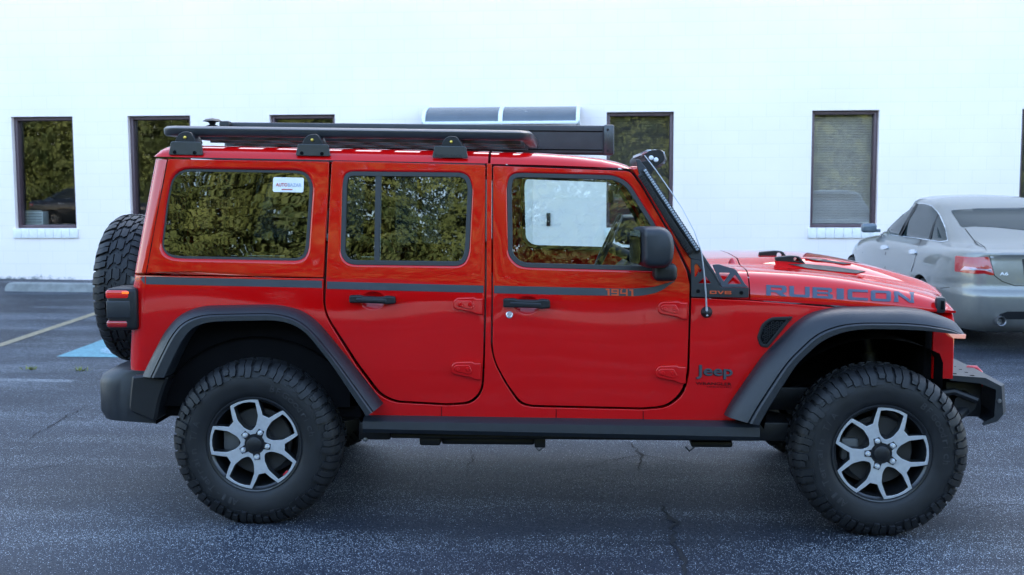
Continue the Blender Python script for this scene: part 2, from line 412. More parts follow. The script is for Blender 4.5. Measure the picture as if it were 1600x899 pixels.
def ground_sheet(name, x0, x1, y0, y1, m, lift, nx=2, ny=2):
    V, F = [], []
    for y in (y0, 5., 14., y1):
        for i in range(nx):
            x = x0+(x1-x0)*i/(nx-1); V.append((x, y, gz(x, y)+lift))
    ny = 4
    for j in range(ny-1):
        for i in range(nx-1): a = j*nx+i; F.append((a, a+1, a+nx+1, a+nx))
    return mkmesh(name, V, F, m)
tag(ground_sheet('parking_lot_ground', -300, 300, -300, 300, ASPH, 0), kind='structure')
def worn_paint(name, col, cover, scale=60):
    m = mat(name, col, .7, noise=.2, nscale=20); t = m.node_tree; b = t.nodes['Principled BSDF']; L = t.links.new
    tc = t.nodes.new('ShaderNodeTexCoord'); n = t.nodes.new('ShaderNodeTexNoise'); n.inputs['Scale'].default_value = scale; n.inputs['Detail'].default_value = 6; n.inputs['Roughness'].default_value = .7
    r = t.nodes.new('ShaderNodeMapRange'); r.inputs[1].default_value = .62-cover*.4; r.inputs[2].default_value = .78-cover*.4
    r.inputs[3].default_value = 1; r.inputs[4].default_value = 0
    L(tc.outputs['Object'], n.inputs['Vector']); L(n.outputs[0], r.inputs[0])
    inv = t.nodes.new('ShaderNodeMath'); inv.operation = 'SUBTRACT'; inv.inputs[0].default_value = 1; L(r.outputs[0], inv.inputs[1])
    L(inv.outputs[0], b.inputs['Alpha']); return m
YEL = worn_paint('worn_yellow_line_paint', (.27, .22, .14), .8)
BLU = worn_paint('worn_blue_paint', (.12, .27, .31), .85)
WHP = worn_paint('worn_white_paint', (.26, .40, .46), .65)
def gpoly(name, P, m, lift):
    return tag(mkmesh(name, [(p[0], p[1], gz(p[0], p[1])+lift) for p in P], [tuple(range(len(P)))], m), kind='structure')
pa, pb_ = gnd(0, 540), gnd(141, 493); dv = (pb_-pa).xy; pa2 = pa.xy-dv*.1; pb2 = pa.xy+dv*1.7
gpoly('painted_line', [(pa2.x-.055, pa2.y), (pa2.x+.055, pa2.y), (pb2.x+.055, pb2.y), (pb2.x-.055, pb2.y)], YEL, .004)
sq = gnd(88, 558); sq2 = gnd(160, 531.5)
gpoly('painted_square', [(sq.x, sq.y), (sq.x+1.4, sq.y), (sq.x+1.4, sq2.y+.1), (sq.x, sq2.y+.1)], BLU, .004)
mb = MB()          # the wheelchair symbol, faded into the blue square
def strip(mb, pts, wd, lift):
    for i in range(len(pts)-1):
        a, b = Vector(pts[i]), Vector(pts[i+1]); d = (b-a).normalized(); n = Vector((-d.y, d.x))*wd/2
        mb.add([(*(p), gz(p.x, p.y)+lift) for p in (a-n, b-n, b+n, a+n)], [(0, 1, 2, 3)])
cx, cy = sq.x+.62, sq.y+.5
strip(mb, [(cx+.32*math.cos(a), cy+.32*math.sin(a)) for a in np.linspace(rad(100), rad(350), 18)], .11, .008)
strip(mb, [(cx-.02, cy+.62), (cx+.0, cy+.16), (cx+.3, cy+.14), (cx+.42, cy-.3), (cx+.56, cy-.26)], .10, .0085)
tag(mb.build('painted_symbol', WHP), kind='structure')
LINE = worn_paint('scuffed_grit', (.34, .36, .38), .42, 90)
g0, g1 = gnd(-60, 597), gnd(164, 601)
gpoly('worn_streak', [(-9, 3.98), (-2.6, 3.80), (-2.6, 3.93), (-9, 4.12)], LINE, .004)
# cracks: thin jagged fissures
CRACK = mat('crack_tar', (.012, .012, .014), .9, noise=.3, nscale=60)
def crack(px, wd):
    mb = MB(); pts = []
    P = [gnd(*p) for p in px]
    for i in range(len(P)-1):
        a, b = P[i], P[i+1]; n = max(3, int((b-a).length/.05)); d = (b-a).normalized(); q = Vector((-d.y, d.x, 0))
        for k in range(n): pts.append(a.lerp(b, k/n)+q*random.gauss(0, .013))
    pts.append(P[-1]); n = len(pts); L_, R_ = [], []
    for i, p in enumerate(pts):
        d = (pts[min(i+1, n-1)]-pts[max(i-1, 0)]); d = Vector((d.x, d.y, 0)).normalized(); q = Vector((-d.y, d.x, 0))
        ww = wd*(.35+random.random()*.9)*(min(1, .25+i/6, .25+(n-1-i)/6)); L_.append(p+q*ww/2); R_.append(p-q*ww/2)
    V = [(p.x, p.y, gz(p.x, p.y)+.004) for p in L_+R_]
    return tag(mkmesh('ground_crack', V, [(i, i+1, n+i+1, n+i) for i in range(n-1)], CRACK), kind='structure')
crack([(40, 690), (80, 665), (105, 652), (140, 632)], .011)
crack([(980, 690), (1003, 712), (1000, 735)], .02)
crack([(1028, 790), (1050, 812), (1052, 850), (1068, 880), (1070, 905)], .03)
crack([(905, 735), (960, 718), (1003, 712), (1060, 722), (1140, 730)], .008)
crack([(735, 700), (738, 722), (728, 735)], .008)
crack([(-20, 740), (40, 735), (140, 720)], .008)
crack([(1500, 800), (1560, 790), (1620, 792)], .008)

# kerb across the lot behind the photographer (a pale line in the paint)
mb = MB(); sec_ = [(0, -.05), (.0, .11), (.02, .13), (.13, .13), (.15, .11), (.15, -.05)]
mb.loft([[(x, -8.6+a, gz(x)+b) for a, b in sec_] for x in (-40, 40)], True, True, None, False)
tag(mb.build('kerb', mat('kerb_concrete', (.42, .42, .41), .8, noise=.15, nscale=5)), kind='structure')

# ------------------------------------------------------------------ building
PHI = rad(-1.127); WO = Vector((1.5, 12.197, 0))
WX = Matrix.Translation(WO) @ Matrix.Rotation(PHI, 4, 'Z'); WXI = WX.inverted()
def wpt(px, py, d=0.):
    c = WXI @ CAM; r = WXI.to_3x3() @ ray(px, py); p = c+r*((d-c.y)/r.y); return p.x, p.z
def cmu():
    m = mat('painted_block_wall', (.80, .81, .81), .55, bump=0); t = m.node_tree; b = t.nodes['Principled BSDF']; L = t.links.new
    tc = t.nodes.new('ShaderNodeTexCoord'); s = t.nodes.new('ShaderNodeSeparateXYZ'); c = t.nodes.new('ShaderNodeCombineXYZ')
    L(tc.outputs['Object'], s.inputs[0]); L(s.outputs[0], c.inputs[0]); L(s.outputs[2], c.inputs[1])
    br = t.nodes.new('ShaderNodeTexBrick'); br.inputs['Scale'].default_value = 1; br.inputs['Mortar Size'].default_value = .005; br.inputs['Mortar Smooth'].default_value = .6
    br.inputs['Brick Width'].default_value = .4064; br.inputs['Row Height'].default_value = .2032
    br.inputs['Color1'].default_value = (.87, .755, .72, 1); br.inputs['Color2'].default_value = (.855, .745, .71, 1); br.inputs['Mortar'].default_value = (.80, .70, .675, 1)
    L(c.outputs[0], br.inputs['Vector'])
    n = t.nodes.new('ShaderNodeTexNoise'); n.inputs['Scale'].default_value = .7; n.inputs['Detail'].default_value = 7; L(tc.outputs['Object'], n.inputs['Vector'])
    r = t.nodes.new('ShaderNodeMapRange'); r.inputs[1].default_value = .35; r.inputs[2].default_value = .7; r.inputs[3].default_value = .95; r.inputs[4].default_value = 1.02; L(n.outputs[0], r.inputs[0])
    v = t.nodes.new('ShaderNodeVectorMath'); v.operation = 'SCALE'; L(br.outputs[0], v.inputs[0]); L(r.outputs[0], v.inputs[3])
    # grime along the foot of the wall
    n2 = t.nodes.new('ShaderNodeTexNoise'); n2.inputs['Scale'].default_value = 3.5; n2.inputs['Detail'].default_value = 8; n2.inputs['Roughness'].default_value = .65; L(tc.outputs['Object'], n2.inputs['Vector'])
    zr = t.nodes.new('ShaderNodeMapRange'); zr.inputs[1].default_value = .17; zr.inputs[2].default_value = .42; zr.inputs[3].default_value = .24; zr.inputs[4].default_value = -.2; L(s.outputs[2], zr.inputs[0])
    ad = t.nodes.new('ShaderNodeMath'); ad.operation = 'ADD'; L(n2.outputs[0], ad.inputs[0]); L(zr.outputs[0], ad.inputs[1])
    mr = t.nodes.new('ShaderNodeMapRange'); mr.inputs[1].default_value = .68; mr.inputs[2].default_value = .80; L(ad.outputs[0], mr.inputs[0])
    mx = t.nodes.new('ShaderNodeMix'); mx.data_type = 'RGBA'; mx.inputs[7].default_value = (.13, .14, .14, 1)
    L(mr.outputs[0], mx.inputs[0]); L(v.outputs[0], mx.inputs[6]); L(mx.outputs[2], b.inputs['Base Color'])
    n3 = t.nodes.new('ShaderNodeTexNoise'); n3.inputs['Scale'].default_value = 60; L(tc.outputs['Object'], n3.inputs['Vector'])
    a2 = t.nodes.new('ShaderNodeMath'); a2.operation = 'MULTIPLY_ADD'; a2.inputs[1].default_value = -1.; L(br.outputs['Fac'], a2.inputs[0])
    m3 = t.nodes.new('ShaderNodeMath'); m3.operation = 'MULTIPLY'; m3.inputs[1].default_value = .25; L(n3.outputs[0], m3.inputs[0]); L(m3.outputs[0], a2.inputs[2])
    bp = t.nodes.new('ShaderNodeBump'); bp.inputs['Strength'].default_value = .33; bp.inputs['Distance'].default_value = .006; L(a2.outputs[0], bp.inputs['Height']); L(bp.outputs[0], b.inputs['Normal'])
    return m
CMU = cmu()
FRAME = mat('brown_window_frame', (.095, .06, .07), .45, .2, noise=.1, nscale=15)
SILL = mat('white_sill_brick', (.76, .73, .71), .6, noise=.08, nscale=12, bump=.3, bscale=40)
PANE = glass('window_pane', (.82, .86, .84), .095, wave=.02, wsc=(2.5, 1, 9))
BLIND = mat('lit_blind_slat', (.56, .47, .43), .5, noise=.05); BLIND2 = mat('dim_blind_slat', (.10, .085, .08), .5, noise=.05)  # one kind of blind; lit and dim windows are painted into the slat colour
ROOM = mat('room_paint', (.10, .095, .09), .8, noise=.1)
CANF = mat('canopy_frame_white', (.72, .75, .78), .4, noise=.04)
CANP = mat('canopy_sheet', (.09, .105, .125), .25, spec=.6, noise=.08, nscale=4)
CONC = mat('concrete', (.23, .235, .23), .8, noise=.22, nscale=9, bump=.5, bscale=60)
ZT, ZB = 2.731, .9715
bld = empty('white_building', WO)
tag(bld, 'long white painted block building with brown framed windows behind the vehicles', 'building')
def bobj(o):           # wall-local geometry into the place
    o.data.transform(WX); return o
wins = []
for a, b_ in ((17, 113), (199, 297), (421, 523), (948, 1053), (1269, 1374), (1597, 1702)):
    wins.append((wpt(a, 180)[0], wpt(b_, 180)[0]))
dx0, dx1 = wpt(735, 300)[0], wpt(832, 300)[0]
holes = [[(a, ZB), (b_, ZB), (b_, ZT), (a, ZT)] for a, b_ in wins]+[[(dx0, -.05), (dx1, -.05), (dx1, 2.12), (dx0, 2.12)]]
H = 10.6; XL, XR_ = -26, 26
def quadcut():         # the wall as boxes between the openings, so the block pattern runs on
    mb = MB(); ops = sorted([(h[0][0], h[1][0], h[0][1], h[2][1]) for h in holes]); x = XL; T = .26
    def q(x0, x1, z0, z1): mb.add([(x0, 0, z0), (x1, 0, z0), (x1, 0, z1), (x0, 0, z1)], [(0, 1, 2, 3)])
    for a, b_, z0, z1 in ops:
        q(x, a, -.3, H)
        if z0 > 0: q(a, b_, -.3, z0)
        q(a, b_, z1, H)
        mb.add([(a, 0, z0), (a, T, z0), (a, T, z1), (a, 0, z1)], [(0, 1, 2, 3)]); mb.add([(b_, 0, z0), (b_, T, z0), (b_, T, z1), (b_, 0, z1)], [(3, 2, 1, 0)])
        mb.add([(a, 0, z1), (b_, 0, z1), (b_, T, z1), (a, T, z1)], [(3, 2, 1, 0)]); mb.add([(a, 0, z0), (b_, 0, z0), (b_, T, z0), (a, T, z0)], [(0, 1, 2, 3)])
        x = b_
    q(x, XR_, -.3, H)
    mb.add([(XL, 0, -.3), (XL, 0, H), (XL, 14, H), (XL, 14, -.3), (XR_, 0, -.3), (XR_, 0, H), (XR_, 14, H), (XR_, 14, -.3)], [(0, 1, 2, 3), (7, 6, 5, 4), (3, 2, 6, 7)])
    return mb
bobj(quadcut().build('wall', CMU, bld, 20))
mb = MB(); mb.box((XL, .0, H), (XR_, 14, H+.25)); bobj(mb.build('roof', mat('roof_felt', (.12, .12, .12), .9, noise=.2), bld))
mb = MB(); mb.add([(XL, .28, .05), (XR_, .28, .05), (XR_, 5, .05), (XL, 5, .05), (XL, 5, 3.4), (XR_, 5, 3.4), (XL, .28, 3.4), (XR_, .28, 3.4)], [(0, 1, 2, 3), (3, 2, 5, 4), (4, 5, 7, 6)])
bobj(mb.build('room_interior', ROOM, bld, 20))
for i, (a, b_) in enumerate(wins):
    mb = MB(); fw, y0, y1 = .052, .085, .23
    mb.box((a, y0, ZB+.001), (a+fw, y1, ZT), .006); mb.box((b_-fw, y0, ZB+.001), (b_, y1, ZT), .006)
    mb.box((a+fw, y0+.002, ZT-fw*1.1), (b_-fw, y1-.002, ZT), .006); mb.box((a+fw, y0+.002, ZB+.001), (b_-fw, y1-.002, ZB+fw), .006)
    wo = bobj(mb.build('window', FRAME, bld))
    mb = MB(); mb.add([(a+fw, y0+.10, ZB+fw), (b_-fw, y0+.10, ZB+fw), (b_-fw, y0+.10, ZT-fw*1.1), (a+fw, y0+.10, ZT-fw*1.1)], [(0, 1, 2, 3)])
    bobj(mb.build('pane', PANE, wo))
    if i >= 3:
        mb = MB(); z = ZB+fw+.01
        while z < ZT-.09:
            mb.add([(a+fw, y0+.13, z), (b_-fw, y0+.13, z), (b_-fw, y0+.155, z+.021), (a+fw, y0+.155, z+.021)], [(0, 1, 2, 3)]); z += .0245
        bobj(mb.build('blind', BLIND if i == 4 else BLIND2, wo))
    mb = MB(); n = 8; sw = (b_-a+.06)/n
    for k in range(n): mb.box((a-.03+k*sw, -.035, ZB-.155), (a-.03+(k+1)*sw-.003, .06, ZB-.003-.002*(k % 2)), .006)
    bobj(mb.build('window_sill', SILL, wo))
mb = MB(); mb.box((dx0+.003, .1, .02), (dx1-.003, .15, 2.115), .006); dr = bobj(mb.build('door', SILL, bld))
mb = MB(); mb.tube([(dx0+.1, .1, 1.02), (dx0+.1, .04, 1.02), (dx0+.22, .04, 1.02)], .012); bobj(mb.build('handle', STEEL, dr))
ix, iz = wpt(857, 343)
mb = MB(); mb.box((ix-.03, -.03, iz-.10), (ix+.03, -.001, iz+.10), .006); bobj(mb.build('call_box', DARK2, bld))
# rounded canopy over the door
c0 = wpt(662, 192, -.75)[0]; c1 = wpt(903, 188, -.75)[0]; zf = wpt(780, 191, -.78)[1]; zt_ = wpt(780, 168, 0)[1]
prof = [(-.78*math.sin(a), zf+(zt_-zf)*math.cos(a)**.9 if math.cos(a) > 0 else zf) for a in np.linspace(0, math.pi/2, 12)]
def canopy_sheet(x0, x1):
    mb = MB(); mb.loft([[(x0, y, z) for y, z in prof]+[(x0, y+.006, z-.008) for y, z in prof[::-1]], [(x1, y, z) for y, z in prof]+[(x1, y+.006, z-.008) for y, z in prof[::-1]]]); return mb
cm = (c0+c1)/2
can = bobj(canopy_sheet(c0+.03, cm-.03).build('door_canopy', CANP, bld)); bobj(canopy_sheet(cm+.03, c1-.03).build('sheet', CANP, can))
mb = MB()
for xc, ww in ((c0, .05), (cm, .06), (c1, .05)):
    mb.loft([[(xc-ww/2, y*1.012, z+.012) for y, z in prof]+[(xc-ww/2, y*.97, z-.03) for y, z in prof[::-1]], [(xc+ww/2, y*1.012, z+.012) for y, z in prof]+[(xc+ww/2, y*.97, z-.03) for y, z in prof[::-1]]])
mb.box((c0, -.80, zf-.03), (c1, -.765, zf+.012), .006)
for xc in (c0, cm, c1):
    mb.box((xc-.025, -.76, zf-.02), (xc+.025, -.002, zf+.012), .004)
bobj(mb.build('canopy_frame', CANF, can))
# concrete wheel stop at the foot of the wall
wsp = WXI @ gnd(100, 456.5); wy = wsp.y+.09; ws = wpt(12, 450, wy)[0]
sec = [(-.09, 0), (-.075, .115), (-.06, .13), (.05, .13), (.065, .115), (.08, 0)]
rings = []
for x, s in ((ws, .55), (ws+.03, .85), (ws+.07, 1), (ws+2.4, 1), (ws+2.44, .85), (ws+2.47, .55)):
    rings.append([WX @ Vector((x, wy+p[0], p[1]*s+gz(WO.x+x, WO.y+wy-.09)-.003)) for p in sec])
mb = MB(); mb.loft(rings, flip=True)
tag(mb.build('wheel_stop', CONC), 'low grey concrete wheel stop lying along the foot of the white wall', 'wheel stop')
# things seen in the left window
x0, z0 = wpt(40, 350, .45); x1, z1 = wpt(68, 331, .45)
cr = MB(); cr.box((x0, .42, z0-.03), (x1, .62, z1), .008)
crate = bobj(cr.build('storage_box', mat('box_white', (.55, .56, .56), .6, noise=.06))); tag(crate, 'small white slatted box standing inside the leftmost window', 'box')
mb = MB()
for k in range(5): z = z0+.02+k*.045; mb.box((x0+.01, .411, z), (x1-.01, .4195, z+.02), .003)
bobj(mb.build('slat', mat('slat_grey', (.3, .31, .31), .6, noise=.05), crate))
mb = MB(); mb.box((x0-.25, .3, z0-.09), (x1+.9, .8, z0-.032), .006)
tb = bobj(mb.build('table_top', DARK2)); tag(tb, 'dark table under the white box inside the leftmost window', 'table')
for lx in (x0-.2, x1+.82):
    mb = MB(); mb.box((lx, .34, .06), (lx+.04, .78, z0-.092), .003); bobj(mb.build('leg', DARK2, tb))

# weeds in the lot
GRASS = mat('weed_green', (.20, .22, .05), .7, noise=.3)
for i, (px, py, lab) in enumerate(((45, 577, 'small yellow green weed tuft on the asphalt, the left one of two'), (125, 579, 'small yellow green weed tuft on the asphalt, nearer the rear bumper'))):
    p = gnd(px, py); mb = MB()
    for k in range(26):
        a = random.random()*6.28; r = random.random()*.06; l = .03+random.random()*.05; t = random.random()*.6
        b0 = Vector((p.x+r*1.6*math.cos(a), p.y+r*math.sin(a), p.z)); tip = b0+Vector((math.cos(a)*t*l*1.6, math.sin(a)*t*l, l*.5)); s = Vector((-math.sin(a), math.cos(a), 0))*.006
        mb.add([b0-s, b0+s, tip], [(0, 1, 2)])
    tag(mb.build('weed', GRASS), lab, 'weed', 'weeds in the lot')

# ------------------------------------------------------------------ evergreen hedge behind the photographer (seen mirrored in the panes and the paint)
def hedge():
    m = bpy.data.materials.new('evergreen_foliage'); m.use_nodes = True; t = m.node_tree; b = t.nodes['Principled BSDF']; L = t.links.new
    tc = t.nodes.new('ShaderNodeTexCoord'); n = t.nodes.new('ShaderNodeTexNoise'); n.inputs['Scale'].default_value = .9; n.inputs['Detail'].default_value = 9
    L(tc.outputs['Object'], n.inputs['Vector']); r = t.nodes.new('ShaderNodeValToRGB')
    r.color_ramp.elements[0].position = .35; r.color_ramp.elements[0].color = (.020, .036, .010, 1); r.color_ramp.elements[1].position = .68; r.color_ramp.elements[1].color = (.085, .10, .024, 1)
    L(n.outputs[0], r.inputs[0]); L(r.outputs[0], b.inputs['Base Color']); b.inputs['Roughness'].default_value = .7
    b.inputs['Specular IOR Level'].default_value = .25
    trees = []
    for row, hh in ((-15.2, 5.4), (-16.8, 6.6), (-18.6, 7.6)):
        x = -36.
        while x < 38: trees.append((x, row+rng.uniform(-.6, .6), rng.uniform(1.6, 2.3), hh+rng.uniform(-1.1, 1.3))); x += rng.uniform(1.3, 1.9)
    P, U_, S_ = [], [], []
    for tx, ty, tr, th in trees:
        nb, kk = 470, 30
        hb = rng.random(nb)**1.15; az = rng.uniform(0, 2*math.pi, nb); L0 = tr*np.minimum(1, (1-hb)*2.6+.08)*rng.uniform(.7, 1.2, nb)
        t = rng.random((nb, kk))**.6; droop = rng.uniform(.05, .38, nb)[:, None]; side = rng.normal(0, .16, (nb, kk))*(1.15-t)*1.6
        rr = L0[:, None]*t; zz = (.25+hb*(th-.35))[:, None]-droop*rr*t+rng.normal(0, .045, (nb, kk))
        ca, sa = np.cos(az)[:, None], np.sin(az)[:, None]
        P.append(np.stack([tx+rr*ca-side*sa, ty+rr*sa+side*ca, np.maximum(zz, .06)], 2).reshape(-1, 3)); S_.append(rng.uniform(.022, .062, nb*kk))
        d = np.stack([ca+side*.6*-sa, sa+side*.6*ca, .55+rng.normal(0, .4, (nb, kk))], 2).reshape(-1, 3); U_.append(d/np.linalg.norm(d, axis=1)[:, None])
    P = np.concatenate(P); D = np.concatenate(U_); s = np.concatenate(S_)[:, None]
    rr = rng.normal(size=P.shape); T = np.cross(D, rr); T /= np.linalg.norm(T, axis=1)[:, None]; B = np.cross(D, T)
    V = np.concatenate([P-T*s-B*s*.35, P+T*s-B*s*.35, P+T*s*.2+B*s*1.1], 0).reshape(3, -1, 3).transpose(1, 0, 2).reshape(-1, 3)
    F = np.arange(len(V)).reshape(-1, 3)
    me = bpy.data.meshes.new('hedge'); nv = len(V); nf = len(F); me.vertices.add(nv); me.vertices.foreach_set('co', V.astype(np.float32).ravel())
    me.loops.add(nv); me.loops.foreach_set('vertex_index', np.arange(nv, dtype=np.int32)); me.polygons.add(nf); me.polygons.foreach_set('loop_start', np.arange(0, nv, 3, dtype=np.int32)); me.update(calc_edges=True); me.materials.append(m); me.update()
    o = link(bpy.data.objects.new('hedge', me))
    tag(o, 'row of sunlit evergreens mirrored in the windows and the red paint', 'hedge', kind='stuff')
hedge()

# ------------------------------------------------------------------ the red off-road car
ROOT = Vector((1.5, .94, 0))
suv = empty('off_road_suv', ROOT)
tag(suv, 'red four door off road SUV with black roof rack and knobbly tyres parked side on', 'suv')
def lerp_tab(T, x):
    if x <= T[0][0]: return T[0][1]
    for (a, b), (c, d) in zip(T, T[1:]):
        if x <= c: return b+(d-b)*(x-a)/(c-a)
    return T[-1][1]
def XREAR(z): return lerp_tab([(.4, -.67), (.77, -.668), (1.2, -.634), (1.83, -.515)], z)
def S(x, z):                    # the side of the body: distance of the skin from the tyre plane
    u = z+.025*x
    y = .125
    if u < 1.02: y += .085*(1.02-u)**2
    if u > 1.13:
        k = u-1.13; y += .095*(k*k/(2*.14) if k < .14 else k-.07)
    y += .0016*math.sin(4.2*x+2.6*z)*math.sin(3.1*z+.7*x)
    if x > 2.3: y += .11*(x-2.3)
    r = .10; d = XREAR(z)+r-x
    if d > 0: d = min(d, r*.96); y += r-math.sqrt(r*r-d*d)
    return y
def SS(off): return lambda x, z: S(x, z)+off
TUB = [(203, 429.5, 2), (505, 436, 2), (504, 478, 14), (511, 500, 14), (557, 573, 14), (592, 619, 12), (617, 630, 10), (700, 634.5, 6), (738, 632, 14), (755.5, 612, 14), (758, 560, 5), (760.5, 446, 0), (761, 256, 2),
       (768, 256, 2), (767.5, 446, 0), (766.5, 545, 12), (773, 570, 12), (790, 602, 12), (812, 633, 10), (832, 637, 5), (1005, 641, 6), (1044, 638, 16), (1070, 616, 14), (1077.5, 582, 8), (1080.5, 466, 2),
       (1165, 470, 2), (1300, 481, 4), (1420, 491, 4), (1420, 500, 3), (1265, 508, 10), (1240, 530, 10), (1190, 590, 6), (1165, 635, 6), (1150, 657, 3), (568, 655, 3), (588, 640, 3), (528, 562, 8), (485, 510, 12), (460, 496, 12), (430, 490, 6), (328, 491, 10), (302, 500, 10), (276, 532, 8),
       (244, 587, 3), (200, 585, 4), (197, 560, 4)]
RDOOR = [(519, 252.5, 4), (757.5, 258.5, 3), (756.5, 446, 0), (754, 560, 4), (751.5, 609, 14), (735, 627.5, 14), (700, 630, 6), (619, 625.5, 10), (596, 614.5, 12), (561, 568.5, 14), (514, 496, 14), (508.5, 478, 14), (512, 400, 0), (516.5, 300, 0)]
FDOOR = [(771.5, 260, 3), (984, 268.5, 8), (1001, 291, 8), (1046, 368, 4), (1072, 423, 6), (1077, 446, 6), (1076, 480, 0), (1073, 580, 8), (1065, 611, 14), (1042, 633, 16), (1005, 636.5, 5), (832, 632.5, 5), (815, 628.5, 10), (793, 599, 12), (775.5, 567, 12), (770.5, 545, 12), (771, 446, 0)]
HARD = [(272, 249, 4), (514, 253, 3), (512.5, 300, 0), (505, 434, 2), (204, 427.5, 2), (214, 345, 0), (226, 268, 4), (236, 248, 6)]
RWIN = [(541, 271, 12), (728, 273, 14), (735, 292, 8), (730, 396, 10), (722, 413, 12), (545, 411, 14), (535, 398, 8), (538, 290, 8)]
FWIN = [(800, 273, 16), (958, 277, 10), (980, 287, 14), (1021, 352, 6), (1034, 388, 8), (1036, 417, 8), (1030, 421, 6), (812, 415, 16), (797, 398, 8), (795, 290, 8)]
QWIN = [(272, 267, 26), (476, 270, 18), (485, 290, 8), (478, 392, 10), (470, 405, 14), (266, 401, 20), (254, 388, 10), (262, 320, 4)]
def shrink(P, d):
    Q = [(p[0], -p[1]) for p in P]
    if area(Q) < 0: Q = Q[::-1]
    return [(p[0], -p[1]) for p in offset(Q, d)]
def cup(cx, cy, rx, ry): return [(cx+rx*math.cos(a), cy+ry*math.sin(a)) for a in np.linspace(0, 2*math.pi, 25)[:-1]]
REARPTS = [(XREAR(z)+d, z) for z in np.arange(.72, 1.83, .03) for d in (.008, .013, .02, .03, .045, .06, .08, .10)]
for far in (False, True):
    body = panel('body', shrink(rnd(TUB), -.35), [], S, PAINT, suv, .03, .003, grid=.035, far=far, extra=REARPTS)
    panel('hardtop_side', rnd(HARD), [shrink(rnd(QWIN), -3)], S, PAINT, suv, .03, .003, hbev=.016, grid=.03, far=far, extra=REARPTS)
    sheet('window_glass', shrink(rnd(QWIN), -5), SS(.017), TINT, suv, far=far)
    qs = rnd(QWIN); panel('window_seal', shrink(qs, -4.5), [shrink(qs, 1.0)], SS(.0145), RUBBER, suv, .012, .002, grid=None, far=far)
    cups = [cup(583, 470, 17, 12)], [cup(824, 477, 17, 12)]
    for outl, win, cp, tint in ((RDOOR, RWIN, cups[0], TINT2), (FDOOR, FWIN, cups[1], CLEAR)):
        wr = rnd(win)
        d = panel('door', shrink(rnd(outl), -.85), [shrink(wr, -2.5)]+cp, S, PAINT, suv, .035, .003, hbev=.012, far=far)
        panel('window_frame', shrink(wr, -3.2), [shrink(wr, 4.2)], SS(.004), RUBBER, d, .02, .003, grid=None, far=far)
        sheet('window_glass', shrink(wr, 2.5), SS(.015), tint, d, far=far)
        if tint is TINT2:
            panel('window_divider', [(586.5, 274), (595.5, 274), (592.5, 410), (584.5, 410)], [], SS(.006), RUBBER, d, .012, .002, grid=None, far=far)
        c = cp[0]; cxx = sum(p[0] for p in c)/len(c); cyy = sum(p[1] for p in c)/len(c); pc = atS(cxx, cyy, S)
        Sb = lambda x, z, pc=pc: S(x, z)+.004+.026*max(0, 1-((x-pc.x)/.056)**2-((z-pc.z)/.041)**2)
        sheet('handle_cup', shrink(c, -.6), Sb, PAINT, d, .012, far=far)
        # handle
        hx0, hx1, hy0, hy1 = (543, 618, 461, 477) if tint is TINT2 else (784, 860, 466, 484)
        hm = (hy0+hy1)/2
        hp = [(hx0+2, hy0+1, 3), (hx0+20, hy0+.5, 5), (hx0+24, hy0+2.5, 4), (hx1-20, hy0+3.5, 5), (hx1-15, hy0+1.5, 4), (hx1-1, hy0+3, 3), (hx1, hy1-2, 3), (hx1-15, hy1-.5, 4), (hx1-20, hy1-2, 5), (hx0+20, hy1-3, 5), (hx0+2, hy1-3, 3)]
        panel('handle', rnd(hp), [], SS(-.042), DARK2, d, .026, .009, grid=None, far=far)
        panel('handle_grip', rnd([(hx0+13, hm-3, 2), (hx1-14, hm-1, 2), (hx1-14, hm+4, 2), (hx0+13, hm+1.5, 2)]), [], SS(-.0445), DARK, d, .02, .004, grid=None, far=far)
        hinges = ((708, 464, 755, 493), (704.5, 564.5, 752, 595)) if tint is TINT2 else ((1028, 470, 1075, 500.5), (1024.5, 570.5, 1072.5, 601))
        for x0, y0, x1, y1 in hinges:
            wd, hh = x1-x0, y1-y0
            pl = [(x0, y0+.25*hh, 3), (x0+.12*wd, y0+.05*hh, 4), (x0+.7*wd, y0+.02*hh, 3), (x0+.76*wd, y0+.1*hh, 2), (x1, y0+.1*hh, 2), (x1-.5, y1-.02*hh, 2), (x0+.8*wd, y1-.02*hh, 3), (x0+.66*wd, y1-.14*hh, 4), (x0+.1*wd, y1-.3*hh, 4), (x0, y1-.42*hh, 3)]
            hg = panel('hinge', rnd(pl), [], SS(-.020), PAINT, d, .024, .007, grid=None, far=far)
            ctr = [(x0+.08*wd, y0+.32*hh, 2), (x0+.18*wd, y0+.2*hh, 3), (x0+.6*wd, y0+.2*hh, 3), (x0+.72*wd, y0+.55*hh, 3), (x0+.62*wd, y1-.3*hh, 3), (x0+.12*wd, y1-.48*hh, 3)]
            panel('hinge_plate', rnd(ctr), [], SS(-.026), PAINT, hg, .01, .004, grid=None, far=far)
            for q in (.24, .56):
                c = atS(x0+q*wd, y0+.42*hh, SS(-.026)); mb = MB(); mb.lathe([(.0001, -.005), (.008, -.005), (.010, -.002), (.010, .004)], 14, Matrix.Translation(c)); b0 = mb
                if far: mb.V = [Vector((v.x, W-v.y, v.z)) for v in mb.V]; mb.F = [f[::-1] for f in mb.F]
                mb.build('hinge_bolt', PAINT, hg)
    # A pillar
    panel('windscreen_pillar', rnd([(987, 264, 3), (1000, 261, 3), (1012, 272, 3), (1098, 412, 3), (1084, 440, 3), (1077, 424, 3), (1049, 366, 3), (1004, 289, 5)]), [], SS(-.001), PAINT, suv, .05, .006, far=far)
    # grey vinyl belt stripe
    for P in ([(203, 430.5), (227, 431), (227, 443.5), (202, 443)], [(229, 431.5), (505, 438.5), (504.5, 449.5), (229, 444)], ):
        pass
